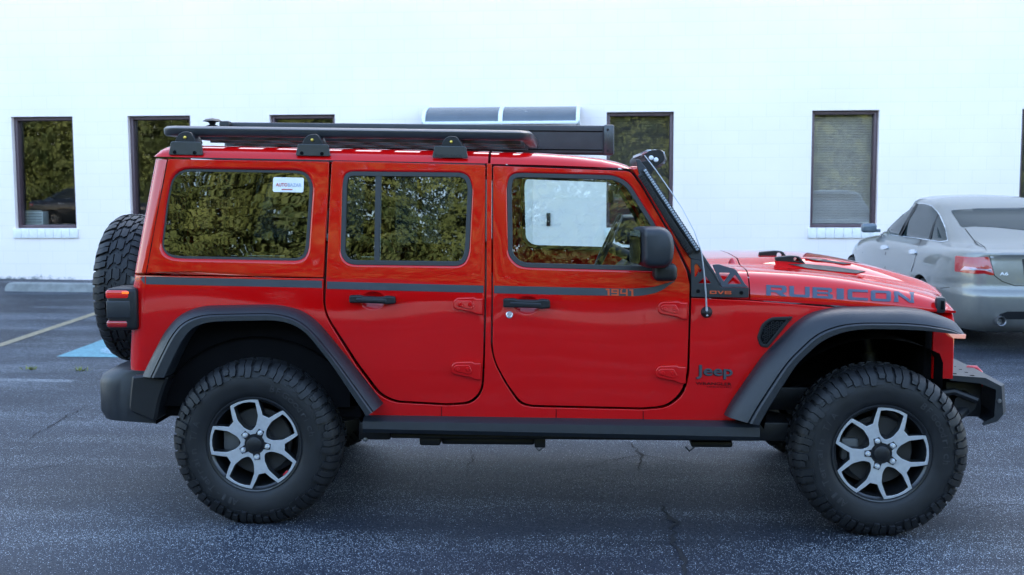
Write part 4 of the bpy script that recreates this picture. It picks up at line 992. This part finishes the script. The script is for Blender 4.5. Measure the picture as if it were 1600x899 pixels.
def tyre_mesh():
    mb = MB(); mb.lathe(TP, 112)
    N = 30; st = 2*math.pi/N
    def block(rows, h):
        n = len(rows); V = []; sub = 3
        for s, a, b in rows:
            r, y, nn = tp(s)
            for lift, sh in ((h, .06), (-.003, 0)):
                for k in range(sub+1):
                    t = a+(b-a)*(k/sub); t += (b-a)*sh*(.5-k/sub); rr, yy = r+nn.x*lift, y+nn.y*lift; V.append((rr*math.cos(t), yy, rr*math.sin(t)))
        F = []; m = (sub+1)*2
        for i in range(n-1):
            for k in range(sub): p = i*m+k; F.append((p, p+1, p+m+1, p+m))
            p = i*m; F.append((p, p+m, p+m+sub+1, p+sub+1)); p = i*m+sub; F.append((p, p+sub+1, p+m+sub+1, p+m))
        for i in (0, n-1):
            for k in range(sub): p = i*m+k; F.append((p, p+sub+1, p+sub+2, p+1) if i == 0 else (p, p+1, p+sub+2, p+sub+1))
        mb.add(V, F)
    for side in (0, 1):
        f = (lambda s: s) if side == 0 else (lambda s: STOT-s)
        for k in range(N):
            a = k*st+side*st*.45
            lowr = .330 if k % 2 == 0 else .346
            for (q0, q1, lo) in ((.02, .42, lowr), (.46, .84, lowr+.012)):
                R = [(f(s_r(lo)), a+(q0+.05)*st, a+(q1-.02)*st), (f(s_r(lo+.012)), a+(q0+.0)*st, a+(q1+.02)*st), (f(s_r(.370)), a+(q0-.03)*st, a+(q1-.03)*st), (f(s_r(.380)), a+(q0+.02)*st, a+(q1+.03)*st), (f(sfind(.052)), a+(q0)*st, a+(q1)*st), (f(sfind(.066)), a+(q0+.08)*st, a+(q1+.06)*st), (f(sfind(.082)), a+(q0+.12)*st, a+(q1+.04)*st)]
                block(R if side == 0 else R[::-1], .015 if q0 < .1 else .013)
            R = [(f(s_r(.333)), a+.55*st, a+.98*st), (f(s_r(.340)), a+.45*st, a+1.05*st), (f(s_r(.3435)), a+.50*st, a+1.0*st)]
            block(R if side == 0 else R[::-1], .003)
    for j, (y0, y1) in enumerate(((.089, .118), (.125, .160), (.167, .196))):
        for k in range(N):
            a = k*st+(j*.37 % 1)*st; m = (y0+y1)/2; q = .18 if j != 1 else -.18
            block([(sfind(y0), a, a+.74*st), (sfind(y0+.3*(y1-y0)), a+.02*st, a+.80*st), (sfind(m), a+(.06+q)*st, a+(.84+q)*st), (sfind(y0+.7*(y1-y0)), a+(.10+q)*st, a+(.86+q)*st), (sfind(y1), a+(.2+q)*st, a+(.84+q)*st)], .0095)
    # raised sidewall lettering
    tx = MB()
    def arc_text(s, r, h, a0, wide):
        for ch_i, ch in enumerate(s):
            if ch == ' ': continue
            V2, F2, asp = text_tris(ch, .012); wdt = h*min(1.3, asp)*wide if ch not in 'Il-/' else h*.4
            a = a0-ch_i*h*wide*1.05/r; V = []
            hh = h if ch not in 'aceorn-' else h*.72
            if ch == '-': hh = h*.15
            for u, v in V2:
                rr = r+v*hh+(.4*h if ch == '-' else 0); t = a-(u*wdt)/r; V.append((rr*math.cos(t), -.0052+max(0, (.30-rr)*.12), rr*math.sin(t)))
            tx.add(V, [f for f in F2])
    arc_text('BFGoodrich', .280, .032, rad(126), .95)
    arc_text('All-Terrain T/A', .280, .032, rad(-52), .95)
    me = mkmesh('tyre', mb.V, mb.F, TYRE, None, None, 38); d = me.data; bpy.data.objects.remove(me)
    t2 = mkmesh('lettering', tx.V, tx.F, mat('raised_rubber', (.026, .027, .030), .6, spec=.4, noise=.35, nscale=30), None, None, 38); d2 = t2.data; bpy.data.objects.remove(t2); return d, d2
TYREM, LETM = tyre_mesh()
def detach(o): d = o.data; bpy.data.objects.remove(o); return d
mb = MB(); mb.lathe([(.234, .030), (.237, .020), (.232, .014), (.2265, .016), (.221, .028), (.212, .034), (.205, .07), (.198, .2), (.190, .22), (.12, .225), (.0001, .225)], 72); RIMM = detach(mb.build('rim', RIMDK))
def face_loops(grow=0.):
    out = []; holes = []; pol = lambda r, a: (r*math.cos(rad(a)), r*math.sin(rad(a)))
    for k in range(5):
        s = 72*k; w_ = s+36; R0 = .221
        out += [pol(.150-grow, s-6.5), pol(.150-grow, s+6.5)]
        out += [pol(.178, s+11.5-grow*100)]
        out += [pol(R0, a) for a in np.linspace(s+17.5, s+54.5, 9)]
        out += [pol(.178, s+60.5+grow*100)]
        holes.append(rnd([(*pol(.2065, w_-15.5), .004), (*pol(.2095, w_-8), 0), (*pol(.2105, w_), 0), (*pol(.2095, w_+8), 0), (*pol(.2065, w_+15.5), .004), (*pol(.142, w_+21.5), .010), (*pol(.092, w_+19), .014), (*pol(.070, w_+5), .008), (*pol(.070, w_-5), .008), (*pol(.092, w_-19), .014), (*pol(.142, w_-21.5), .010)], .004, 3))
    cen = []
    for k in range(5):
        s = 72*k-4
        cen += [pol(.0505, s-30), pol(.0505, s-22), pol(.066, s-14.5), pol(.0805, s-10.5), pol(.0805, s+10.5), pol(.066, s+14.5), pol(.0505, s+22), pol(.0505, s+30)]
    return out, holes, cen
fo, fh, fc = face_loops()
ALUF = detach(panel('wheel_face', fo, fh+[fc], lambda x, z: .021+.10*max(0, .13-math.hypot(x, z))*.5, ALU, None, .004, .0012, .0012, grid=None, px=False))
SPOK = detach(panel('spokes', fo, fh, lambda x, z: .0255+.05*max(0, .13-math.hypot(x, z)), RIMDK, None, .05, .002, .003, grid=None, px=False))
mb = MB(); mb.lathe([(.0001, .010), (.030, .011), (.037, .016), (.040, .026), (.040, .05)], 36); mb2 = mb; CAPM = detach(mb.build('hub_cap', DARK2))
mb = MB(); mb.lathe([(.0001, .006), (.008, .008), (.012, .014), (.0135, .022), (.0135, .034)], 12); NUTM = detach(mb.build('lug_nut', CHROME))
mb = MB(); mb.lathe([(.06, .10), (.16, .10), (.165, .104), (.165, .12), (.16, .124), (.06, .124)], 64); mb.lathe([(.0001, .06), (.075, .06), (.08, .10), (.0001, .1)], 40); DISCM = detach(mb.build('brake_disc', mat('brake_iron', (.05, .05, .052), .5, .4, noise=.1)))
mb = MB(); mb.box((-.175, .085, -.05), (-.09, .15, .06), .015); CALM = detach(mb.build('brake_caliper', mat('caliper_cast', (.12, .125, .13), .5, .3, noise=.1)))
mb = MB(); mb.box((-.016, .0175, -.0035), (.016, .0195, .0035), .0006); MARKM = detach(mb.build('rim_mark', HOOK))
def wheel(name, loc, rot, phase, spare=False, mark=None):
    wq = empty(name, loc, suv); wq.matrix_parent_inverse = Matrix.Translation(-ROOT); wq.rotation_euler = rot
    def sub(n, d, loc=(0, 0, 0), r=0., ry=None):
        o = bpy.data.objects.new(n, d); COL.objects.link(o); o.parent = wq; o.location = loc; o.rotation_euler = (0, -r if ry is None else ry, 0); return o
    sub('tyre', TYREM, r=rad(phase*.7)); sub('lettering', LETM, r=rad(phase*.7)); sub('rim', RIMM); sub('wheel_face', ALUF, r=rad(phase)); sub('spokes', SPOK, r=rad(phase)); sub('hub_cap', CAPM)
    for k in range(5):
        a = rad(phase+72*k-4); sub('lug_nut', NUTM, (.0635*math.cos(a), 0, .0635*math.sin(a)))
    if not spare: sub('brake_disc', DISCM); sub('brake_caliper', CALM)
    if mark is not None:
        a = rad(mark); sub('rim_mark', MARKM, (.205*math.cos(a), .0, .205*math.sin(a)), ry=-(a+rad(90)))
    return wq
hr, hf = at(398.3, 694, .05), at(1376.8, 708.5, .05)
wheel('wheel', (hr.x, .02, hr.z), (0, 0, 0), -77, mark=-43)
wheel('wheel', (hf.x, .02, hf.z), (0, 0, 0), -103)
wheel('wheel', (hr.x, W-.02, hr.z), (0, 0, math.pi), 20)
wheel('wheel', (hf.x, W-.02, hf.z), (0, 0, math.pi), 50)
wheel('spare_wheel', (-1.005, .94, 1.082), (0, 0, rad(-90)), 10, True)
mb = MB(); mb.box((-.80, .80, .98), (-.63, 1.08, 1.18), .02); mb.build('spare_carrier', DARK2, suv)

# wheel wells, floor, chassis, axles
for hx in (hr.x, hf.x):
    for far in (False, True):
        mb = MB(); n = 20; R = []
        y0, y1 = (.10, .80) if not far else (W-.80, W-.10)
        r0 = .50 if hx < 1 else .52
        zt = .44; arc = [(hx+(r0+.02)*math.cos(a), zt+.475*math.sin(a)) for a in np.linspace(rad(4), rad(176), n)]
        if hx > 1: arc = [(min(x, 3.31), z) for x, z in arc]
        mb.loft([[(x, y0+.03 if not far else y1-.03, z) for x, z in arc], [(x, (y1 if not far else y0), z) for x, z in arc]], False, False)
        yy = y1 if not far else y0
        mb.add([(x, yy, z) for x, z in arc], [tuple(range(n))])
        mb.build('wheel_liner', BLACK, suv, 60)
mb = MB(); mb.box((-.55, .2, .50), (2.15, W-.2, .56), .01); mb.box((2.13, .2, .5), (2.16, W-.2, 1.18), .005); mb.box((-.62, .16, .56), (.45, .9-.55, .98), .0)
mb.build('floor_pan', BLACK, suv)
ch = MB()
for y in (.50, W-.50): ch.box((-.80, y-.045, .50), (3.42, y+.045, .62), .01)
for x in (-.6, .75, 1.9, 3.1): ch.box((x-.03, .5, .52), (x+.03, W-.5, .58), .01)
frame = ch.build('chassis_frame', DARK2, suv)
mb = MB()
def pbox(x0, y0, x1, y1, yy0, yy1, bev=.01):
    a, b = at(x0, y0, yy0), at(x1, y1, yy0); mb.box((a.x, yy0, b.z), (b.x, yy1, a.z), bev)
pbox(560, 660, 610, 688, .22, .40); pbox(655, 680, 688, 697, .24, .36); pbox(690, 684, 835, 696, .3, .55); pbox(835, 685, 852, 700, .26, .3, .004); pbox(1080, 690, 1145, 700, .24, .4); pbox(610, 678, 1180, 690, .2, .6)
pbox(1185, 660, 1235, 690, .25, .5); mb.box((.5, .62, .36), (2.45, 1.26, .5), .05); mb.box((.45, .34, .43), (1.9, 1.54, .5), .03)  # the two wide low boxes are added to deepen the shade under the car
mb.build('skid_plate', DARK2, suv)
c = at(571, 687, .215); mb = MB(); mb.lathe([(.0001, -.01), (.010, -.008), (.012, 0)], 14, Matrix.Translation(c)); mb.tube([at(838, 700, .27), at(842, 705, .27), at(848, 700, .27)], .004, 6); mb.tube([at(1071, 698, .27), at(1077, 705, .27), at(1085, 699, .27)], .005, 6); mb.build('frame_bolt', STEEL, suv)
for hx, hz in ((hr.x, hr.z), (hf.x, hf.z)):
    mb = MB(); mb.tube([(hx, .15, hz), (hx, W-.15, hz)], .045, 16); bm = bmesh.new(); bmesh.ops.create_uvsphere(bm, u_segments=20, v_segments=12, radius=.14); mb.bm(bm, Matrix.Translation((hx, .85 if hx < 1 else .7, hz))); mb.build('axle', DARK2, suv)
    for y in (.42, W-.42):
        mb = MB(); mb.tube([(hx+.12, y, hz-.05), (hx+.02, y+.06, .92)], .028, 12); mb.tube([(hx+.09, y+.02, hz+.13), (hx+.04, y+.05, .80)], .04, 14); mb.build('shock_absorber', DARK2, suv)
        mb = MB(); mb.tube([(hx, y+.08, hz), (hx+(.7 if hx < 1 else -.7), y+.09, .5)], .03, 10); mb.build('control_arm', DARK2, suv)
mb = MB(); mb.tube([(-.85, 1.3, .5), (-.2, 1.3, .52), (.3, 1.1, .47), (2.0, 1.0, .46)], .032, 12); mb.build('exhaust_pipe', STEEL, suv)

# ------------------------------------------------------------------ inside
def seat(x, y, w2=.24):
    mb = MB(); mb.box((x-.02, y-w2, .72), (x+.5, y+w2, .86), .05, seg=3)
    X = Matrix.Translation((x, y, .84)) @ Matrix.Rotation(rad(-14), 4, 'Y'); mb.box((-.09, -w2, -.02), (.05, w2, .52), .05, X, 3); s = mb.build('seat', SEAT, suv, 50)
    mb = MB(); mb.box((-.065, -.13, .55), (.045, .13, .70), .045, X, 3); mb.tube([X @ Vector((-.01, -.06, .5)), X @ Vector((-.01, -.06, .58))], .008); mb.tube([X @ Vector((-.01, .06, .5)), X @ Vector((-.01, .06, .58))], .008); mb.build('headrest', SEAT, s, 50)
seat(1.08, .53); seat(1.08, 1.35); seat(.30, .56, .28); seat(.30, 1.32, .28)
mb = MB(); R = []
for y in (.22, .3, .9, 1.58, 1.66): R.append([(2.12, y, 1.19), (1.98, y, 1.215), (1.86, y, 1.20), (1.80, y, 1.15), (1.80, y, 1.02), (1.86, y, .9), (2.12, y, .9)])
mb.loft(R, True, True, None, True); mb.build('dashboard', SEAT, suv, 50)
sw = at(948, 384, 1.36)
X = Matrix.Translation((sw.x, 1.36, sw.z)) @ Matrix.Rotation(rad(-65), 4, 'Y')
mb = MB(); mb.tube([X @ Vector((.19*math.cos(a), .19*math.sin(a), 0)) for a in np.linspace(0, 2*math.pi, 41)], .014, 10, False); mb.box((-.17, -.02, -.01), (.17, .02, .01), .006, X); mb.box((-.02, -.17, -.01), (.02, .0, .01), .006, X); mb.tube([X @ Vector((0, 0, 0)), X @ Vector((0, 0, -.25))], .03, 12); mb.build('steering_wheel', SEAT, suv, 50)
mb = MB()
for y in (.27, W-.27): mb.tube([(.98, y, .56), (.98, y+.0, 1.2), (.98, y+(.05 if y < 1 else -.05), 1.72), (1.8, y+(.05 if y < 1 else -.05), 1.69)], .03, 10); mb.tube([(.98, y+(.05 if y < 1 else -.05), 1.72), (-.3, y+(.06 if y < 1 else -.06), 1.74), (-.5, y+.0, 1.2)], .03, 10)
mb.tube([(.98, .3, 1.72), (.98, W-.3, 1.72)], .03, 10); mb.build('roll_bar', DARK2, suv, 50)
mb = MB(); mb.tube([(1.83, .94, 1.68), (1.78, .94, 1.6)], .01); mb.box((1.74, .82, 1.55), (1.77, 1.06, 1.62), .012); mb.build('rear_view_mirror', SEAT, suv)
mb = MB(); mb.box((-.52, .33, .56), (-.02, W-.33, 1.02), .03); mb.build('load_cover', SEAT, suv)

# ------------------------------------------------------------------ roof rack
zr = lambda x: at(300, 204.5, .26).z-(x-at(300, 204.5, .26).x)*((at(300, 204.5, .26).z-at(790, 211, .26).z)/(at(790, 211, .26).x-at(300, 204.5, .26).x))
XA, XB, YA, YB = at(255, 205, .27).x, at(828, 212, .27).x, .245, 1.50
plan = rnd([(XA, YA, .09), (XB, YA, .09), (XB, YB, .09), (XA, YB, .09)], .09, 8)
prof = [(0, -.026), (-.010, -.014), (-.011, .010), (.004, .022), (.030, .024), (.045, .012), (.045, -.022), (.03, -.027)]
rings = []; n = len(plan)
for i in range(n):
    t = (Vector(plan[(i+1) % n])-Vector(plan[i-1])).normalized(); nn = Vector((-t.y, t.x))
    rings.append([(plan[i][0]+nn.x*a, plan[i][1]+nn.y*a, zr(plan[i][0])+b) for a, b in prof])
rings.append(rings[0])
mb = MB(); mb.loft(rings, True, False); rack = mb.build('roof_rack', RACK, suv, 40)
for k in range(9):
    x = XA+.12+k*(XB-XA-.24)/8; mb = MB(); mb.box((x-.035, YA+.04, zr(x)-.012), (x+.035, YB-.04, zr(x)+.014), .006); mb.build('slat', RACK, rack)
for y in (YA+.16, (YA+YB)/2, YB-.16):
    mb = MB(); mb.loft([[(XA+.05, y-.02, zr(XA)-.04), (XA+.05, y+.02, zr(XA)-.04), (XA+.05, y+.02, zr(XA)-.014), (XA+.05, y-.02, zr(XA)-.014)], [(XB-.05, y-.02, zr(XB)-.04), (XB-.05, y+.02, zr(XB)-.04), (XB-.05, y+.02, zr(XB)-.014), (XB-.05, y-.02, zr(XB)-.014)]]); mb.build('backbone', RACK, rack)
feet = ((263, 317, 221, 243), (461.5, 516, 225, 244.5), (675, 731, 228, 247.5))
for far in (False, True):
    for k, (x0, x1, y0, y1) in enumerate(feet):
        f = panel('mounting_foot', rnd([(x0+4, y0, 3), (x1-3, y0+1, 3), (x1, y1, 3), (x0, y1-1, 3)], 3), [], lambda x, z: .178, RACK, rack, .012, .003, grid=None, far=far)
        xm = (x0+x1)/2+(-2 if k < 2 else 1)
        panel('foot_saddle', rnd([(xm-16, y0+3, 2), (xm-11, y0-10, 8), (xm-3, y0-15, 4), (xm+9, y0-15, 4), (xm+16, y0-5, 6), (xm+19, y0+3, 2)], 3), [], lambda x, z: .19, DARK2, f, .10, .004, grid=None, far=far)
        for q in ((x0+10, y1-5), (x1-13, y1-4)) if k < 2 else ():
            c = at(*q, .178); mb = MB(); mb.lathe([(.0001, -.004), (.006, -.004), (.009, -.002), (.009, .002)], 12, Matrix.Translation(c))
            if far: mb.V = [Vector((v.x, W-v.y, v.z)) for v in mb.V]; mb.F = [g[::-1] for g in mb.F]
            mb.build('bolt', BLACK, f)
        c = at(xm+1, y0-6, .188); mb = MB(); mb.lathe([(.0001, -.006), (.006, -.005), (.0085, -.001), (.0085, .004)], 12, Matrix.Translation(c))
        if far: mb.V = [Vector((v.x, W-v.y, v.z)) for v in mb.V]; mb.F = [g[::-1] for g in mb.F]
        mb.build('brass_bolt', BRASS, f)
        if k == 2 and not far: text_on('foot_lettering', 'RHINO-RACK', [(680, 241), (722, 242), (722, 246), (680, 245)], lambda px, py: (at(px, py, .1765), None), DARK2, f, .01)
c = at(326, 195, .6)
mb = MB(); mb.lathe([(.0001, -.034), (.035, -.028), (.05, -.018), (.02, -.012), (.014, .0), (.05, .012), (.06, .02)], 24, Matrix.Translation((c.x+.02, .6, c.z)) @ Matrix.Rotation(rad(-90), 4, 'X')); mb.build('rack_puck', DARK2, rack)
# awning case on the far side of the rack
TL, TR, BR = at(349, 191, 1.56), at(957.5, 196.5, 1.56), at(957.5, 242, 1.56)
DN = BR.z-TR.z
sec = rnd([(1.56, 0, .015), (1.74, 0, .03), (1.74, DN, .03), (1.56, DN, .015)], .02)
R = []
for x, z, s in ((TL.x, TL.z, .86), (TL.x+.015, TL.z, 1), (TR.x-.015, TR.z, 1), (TR.x, TR.z, .9)):
    R.append([(x, 1.65+(y-1.65)*s, z+DN/2+(q-DN/2)*s) for y, q in sec])
mb = MB(); mb.loft(R, True, True); aw = mb.build('awning_case', AWN, suv, 40)
mb = MB()
for q in (.2, .84):
    z0, z1 = TL.z+DN*q, TR.z+DN*q; mb.loft([[(TL.x+.02, 1.5565, z0-.003), (TL.x+.02, 1.5595, z0-.003), (TL.x+.02, 1.5595, z0+.003), (TL.x+.02, 1.5565, z0+.003)], [(TR.x-.06, 1.5565, z1-.003), (TR.x-.06, 1.5595, z1-.003), (TR.x-.06, 1.5595, z1+.003), (TR.x-.06, 1.5565, z1+.003)]])
mb.build('case_seam', BLACK, aw)
mb = MB(); mb.box((TR.x-.055, 1.548, TR.z+DN-.002), (TR.x+.008, 1.75, TR.z+.006), .012); cap = mb.build('end_cap', RACK, aw)
for q in (.14, .86):
    mb = MB(); mb.lathe([(.0001, -.004), (.006, -.004), (.008, .0)], 10, Matrix.Translation((TR.x-.03, 1.5465, TR.z+DN*q))); mb.build('bolt', DARK2, cap)
mb = MB(); mb.box((TL.x-.01, 1.5, TL.z+DN*.55), (TL.x+.05, 1.57, TL.z+.004), .01); mb.build('end_cap', DARK2, aw)
for k in range(3):
    x = TL.x+.2+k*.8; mb = MB(); mb.box((x-.03, 1.43, zr(x)-.02), (x+.03, 1.57, zr(x)-.005), .003); mb.build('awning_bracket', RACK, aw)

# ------------------------------------------------------------------ the silver saloon by the wall
CARM = mat('silver_green_paint', (.19, .19, .178), .36, .45, 1.0, noise=.03, nscale=30)
SGL = mat('car_glass', (.020, .031, .034), .04, 0, 0., .34, noise=.05, nscale=2)
CPOS = Vector((6.16, 8.40, gz(6.16, 8.4)+.01))
CX = Matrix.Translation(CPOS) @ Matrix.Rotation(rad(91.5), 4, 'Z') @ Matrix.Rotation(rad(-.9), 4, 'Y')
car = empty('saloon_car', CPOS); tag(car, 'silver green saloon car parked nose to the white wall beyond the red SUV', 'car')
def ring(z, xr, xf, w_, er=5., ef=3.2, n=64):       # a level slice: rear end, front end, half width and the squareness of the corners
    out = []; xc = (xr+xf)/2; a = (xf-xr)/2
    for k in range(n):
        t = 2*math.pi*(k+.5)/n; c, s = math.cos(t), math.sin(t); e = ef if c > 0 else er
        out.append((xc+a*math.copysign(abs(c)**(2/e), c), w_*math.copysign(abs(s)**(2/e), s), z))
    return out
SL = [(.19, -2.25, 2.25, .78), (.22, -2.34, 2.36, .86), (.30, -2.42, 2.43, .905), (.42, -2.455, 2.455, .918), (.55, -2.465, 2.46, .925), (.60, -2.46, 2.45, .926), (.625, -2.435, 2.44, .926), (.64, -2.425, 2.42, .926), (.70, -2.42, 2.36, .927), (.78, -2.415, 2.24, .923), (.86, -2.405, 2.02, .912), (.91, -2.395, 1.75, .897), (.95, -2.39, 1.40, .875), (.975, -2.40, 1.15, .85), (.99, -2.39, 1.03, .822), (1.005, -2.34, .98, .80), (1.02, -2.15, .95, .775), (1.035, -1.92, .91, .752)]
GH = [(1.05, -1.80, .87, .737), (1.10, -1.68, .76, .725), (1.18, -1.50, .57, .703), (1.26, -1.31, .36, .678), (1.33, -1.12, .14, .652), (1.38, -.95, -.06, .63), (1.41, -.80, -.18, .60), (1.435, -.62, -.25, .53), (1.447, -.50, -.29, .40), (1.455, -.42, -.33, .2), (1.457, -.39, -.35, .05)]
# roof crown: widen the top slices so that the roof is long and shallow
GH = [(z, xr, xf, w_) for z, xr, xf, w_ in GH]
GH[5:] = [(1.39, -1.02, .05, .635), (1.43, -.90, .06, .605), (1.465, -.76, .0, .545), (1.488, -.62, -.08, .43), (1.502, -.48, -.16, .24), (1.506, -.40, -.22, .06)]
R = [ring(*s, 6, 3.4) if s[0] < .98 else ring(*s, 6.5, 5) for s in SL]+[ring(*s, 6.5, 6.0) for s in GH]
mb = MB(); mb.loft(R, True, True, CX); 
cb = mb.build('body', CARM, car, 70)
# wheel openings
def arch_cut(o, cs):
    for cx_, side in cs:
        bm = bmesh.new(); bmesh.ops.create_cone(bm, cap_ends=True, segments=40, radius1=.355, radius2=.355, depth=.6)
        me = bpy.data.meshes.new('cut'); bm.to_mesh(me); bm.free(); co = bpy.data.objects.new('cut', me); COL.objects.link(co)
        co.matrix_world = CX @ Matrix.Translation((cx_, side*.93, .33)) @ Matrix.Rotation(rad(90), 4, 'X')
        md = o.modifiers.new('b', 'BOOLEAN'); md.operation = 'DIFFERENCE'; md.object = co; md.solver = 'EXACT'
        bpy.context.view_layer.update(); me2 = bpy.data.meshes.new_from_object(o.evaluated_get(bpy.context.evaluated_depsgraph_get()))
        o.modifiers.clear(); o.data = me2; bpy.data.objects.remove(co)
    o.data.polygons.foreach_set('use_smooth', [True]*len(o.data.polygons)); o.data.set_sharp_from_angle(angle=rad(45))
cbv = bvh_of([cb])
arch_cut(cb, [(x, s) for x in (-1.34, 1.50) for s in (1, -1)])
def dec(name, P, m, parent=car, off=.003, grid=5., r=0, skirt=.008): return decal(name, [rnd(P, r) if r else P], cbv, m, parent, off, grid, skirt)
def line(name, pts, wd, m, parent=cb, off=.003):
    polys = []
    for i in range(len(pts)-1):
        a, b = Vector(pts[i]), Vector(pts[i+1]); d = (b-a).normalized(); n_ = Vector((-d.y, d.x))*wd/2; a = a-d*.15; b = b+d*.15
        polys.append([tuple(a-n_), tuple(b-n_), tuple(b+n_), tuple(a+n_)])
    return decal(name, polys, cbv, m, parent, off, 4., 0)
# side glass with its chrome line
SG = [(1376, 364), (1388, 347), (1404, 333), (1422, 322.5), (1440, 318.5), (1456, 322), (1468, 335), (1477, 355), (1481, 376), (1470, 378), (1430, 372), (1390, 367)]
dec('side_window', SG, SGL, r=3, off=.006, grid=3.)
line('window_trim', SG[:9]+[(1481.5, 377), (1470, 378.5), (1430, 372.5), (1390, 367.5), (1376, 364.5)], 1.6, CHROME, off=.006)
line('window_pillar', [(1434, 319), (1419, 345), (1406, 369)], 4, DARK2, off=.009); line('window_pillar', [(1467, 336), (1459, 355), (1453, 374.5)], 3, DARK2, off=.009)
dec('rear_window', [(1485, 329), (1530, 326), (1600, 325), (1690, 326), (1690, 362), (1600, 360), (1550, 355), (1502, 355.5)], SGL, r=4, off=.003)
line('door_seam', [(1387, 368), (1384, 395), (1383, 425)], .8, BLACK); line('door_seam', [(1440, 374), (1432, 398), (1424, 425)], .8, BLACK); line('fender_seam', [(1352, 372), (1348, 395)], .7, BLACK)
for px, py in ((1383, 387), (1427, 394.5)):
    dec('door_handle', [(px-5, py-3.2), (px+5, py-3.6), (px+5, py+2.6), (px-5, py+3.2)], CHROME, r=2.5, off=.016, grid=3, skirt=.02)
# tail lamp, boot lid, badge, exhaust
tlp = [(1493, 400, 3), (1545, 401.5, 3), (1553.5, 430.5, 2), (1520, 428, 4), (1492, 424.5, 3)]
tl_ = dec('tail_lamp', rnd(tlp, 2), LENSR0, off=.006, grid=4)
PINK = mat('pale_lens', (.62, .33, .36), .15, coat=.7, noise=.05)
dec('reversing_lens', [(1508, 416.5), (1549, 420.5), (1550.5, 426), (1501, 423)], PINK, tl_, off=.009, grid=4, skirt=0)
dec('lens_strip', [(1514, 419), (1548, 421.5), (1549, 424.5), (1520, 422.5)], LED, tl_, off=.011, grid=4, skirt=0)
line('boot_seam', [(1538, 386), (1546, 400), (1554, 431), (1566, 440), (1585, 446.5), (1620, 447.5)], 1.0, BLACK)
line('boot_seam', [(1508, 358), (1522, 376), (1538, 386)], .8, BLACK)
dec('chrome_strip', [(1546.5, 400.2), (1640, 400.2), (1640, 403.6), (1547.5, 403.6)], CHROME, off=.006, grid=5)
dec('number_plate_recess', [(1597, 405), (1680, 405), (1680, 430), (1600, 430)], DARK2, off=.003, grid=6)
line('bumper_seam', [(1440, 451), (1472, 450.5), (1484, 449)], .8, BLACK)
dec('rear_apron', [(1558, 498), (1562, 491), (1574, 487), (1640, 486.5), (1640, 499), (1575, 499)], DARK2, off=.004, grid=6)
V2, F2, _ = text_tris('A6', .01); V = []
for u, v in V2:
    h, n_ = cast(1562+u*13, 430.5-v*5, cbv); V.append(h+n_*.005)
mkmesh('boot_badge', V, F2, WHITE, car)
h, n_ = cast(1600, 430, cbv)
XE = Matrix.Translation(CX @ Vector((-2.47, .44, .335))) @ Matrix.Rotation(rad(0), 4, 'Z')
for yy in (.50, -.50):
    XE = CX @ Matrix.Translation((-2.475, yy, .335)) @ Matrix.Rotation(rad(-90), 4, 'Z')
    mb = MB(); mb.lathe([(.0001, .06), (.036, .06), (.038, -.005), (.045, -.012), (.047, .0), (.047, .09)], 28, XE); mb.build('exhaust_tip', STEEL, car)
# mirror, aerial, wheels
for s in (1, -1):
    mb = MB(); mb.box((-.05, -.095, -.058), (.05, .095, .058), .038, CX @ Matrix.Translation((.80, s*.87, 1.065)), 4); mb.box((-.03, -.06, -.02), (.03, .06, .02), .01, CX @ Matrix.Translation((.83, s*.78, 1.03)))
    m_ = mb.build('wing_mirror', mat('mirror_shell', (.10, .125, .15), .25, coat=.6, noise=.05), car, 50)
mb = MB(); R = []
for x, s in ((-.78, .3), (-.72, .8), (-.66, 1), (-.60, .75), (-.57, .3)): R.append([(x, .022*s*math.cos(a), 1.425+.06*s*max(0, math.sin(a))) for a in np.linspace(0, 2*math.pi, 13)[:-1]])
mb.loft(R, True, True, CX); mb.build('roof_aerial', CARM, car, 60)
for x in (-1.34, 1.50):
    for s in (1, -1):
        XW = CX @ Matrix.Translation((x, s*.90, .325)) @ (Matrix.Identity(4) if s < 0 else Matrix.Rotation(math.pi, 4, 'Z'))
        mb = MB(); mb.lathe([(.215, .02), (.225, .004), (.27, -.004), (.305, .004), (.322, .025), (.325, .06), (.325, .16), (.31, .2), (.22, .21)], 56, XW); wq = mb.build('wheel', TYRE, car, 50)
        mb = MB(); mb.lathe([(.222, .012), (.216, .006), (.205, .02), (.20, .16), (.0001, .16)], 48, XW); mb.lathe([(.0001, .02), (.05, .02), (.06, .05), (.0001, .06)], 32, XW)
        for k in range(9):
            a = 2*math.pi*k/9; mb.box((.05, .03, -.02), (.21, .06, .02), .008, XW @ Matrix.Rotation(a, 4, 'Y'))
        mb.build('rim', STEEL, wq, 40)
        mb = MB(); mb.lathe([(.345, .02), (.345, .35)], 40, XW); mb.lathe([(.0001, .3), (.345, .3)], 40, XW); mb.build('wheel_liner', BLACK, car)

# ------------------------------------------------------------------ two dark cars across the lot, seen mirrored in the glass
NAVY = mat('dark_navy_paint', (.010, .012, .020), .3, 0, 1.0, noise=.03)
for loc, rz, lab in (((-.9, -10.2, gz(-.9)), -91.5, 'dark navy car mirrored in the side glass of the red SUV'), ((-16.3, -9.6, gz(-16.3)), -91.5, 'dark navy car mirrored low in the leftmost window of the building')):
    c = car.copy(); COL.objects.link(c); c['label'] = lab; c.location = loc; c.rotation_euler = (0, 0, rad(rz)); c.name = 'parked_car'; c['category'] = 'car'
    for ch in list(car.children):
        d = ch.copy(); COL.objects.link(d); d.parent = c; d.matrix_parent_inverse = Matrix.Translation(-CPOS)
        if ch.name.startswith('body') or ch.name.startswith('wing_mirror'):
            d.material_slots[0].link = 'OBJECT'; d.material_slots[0].material = NAVY
        for g in ch.children:
            e = g.copy(); COL.objects.link(e); e.parent = d
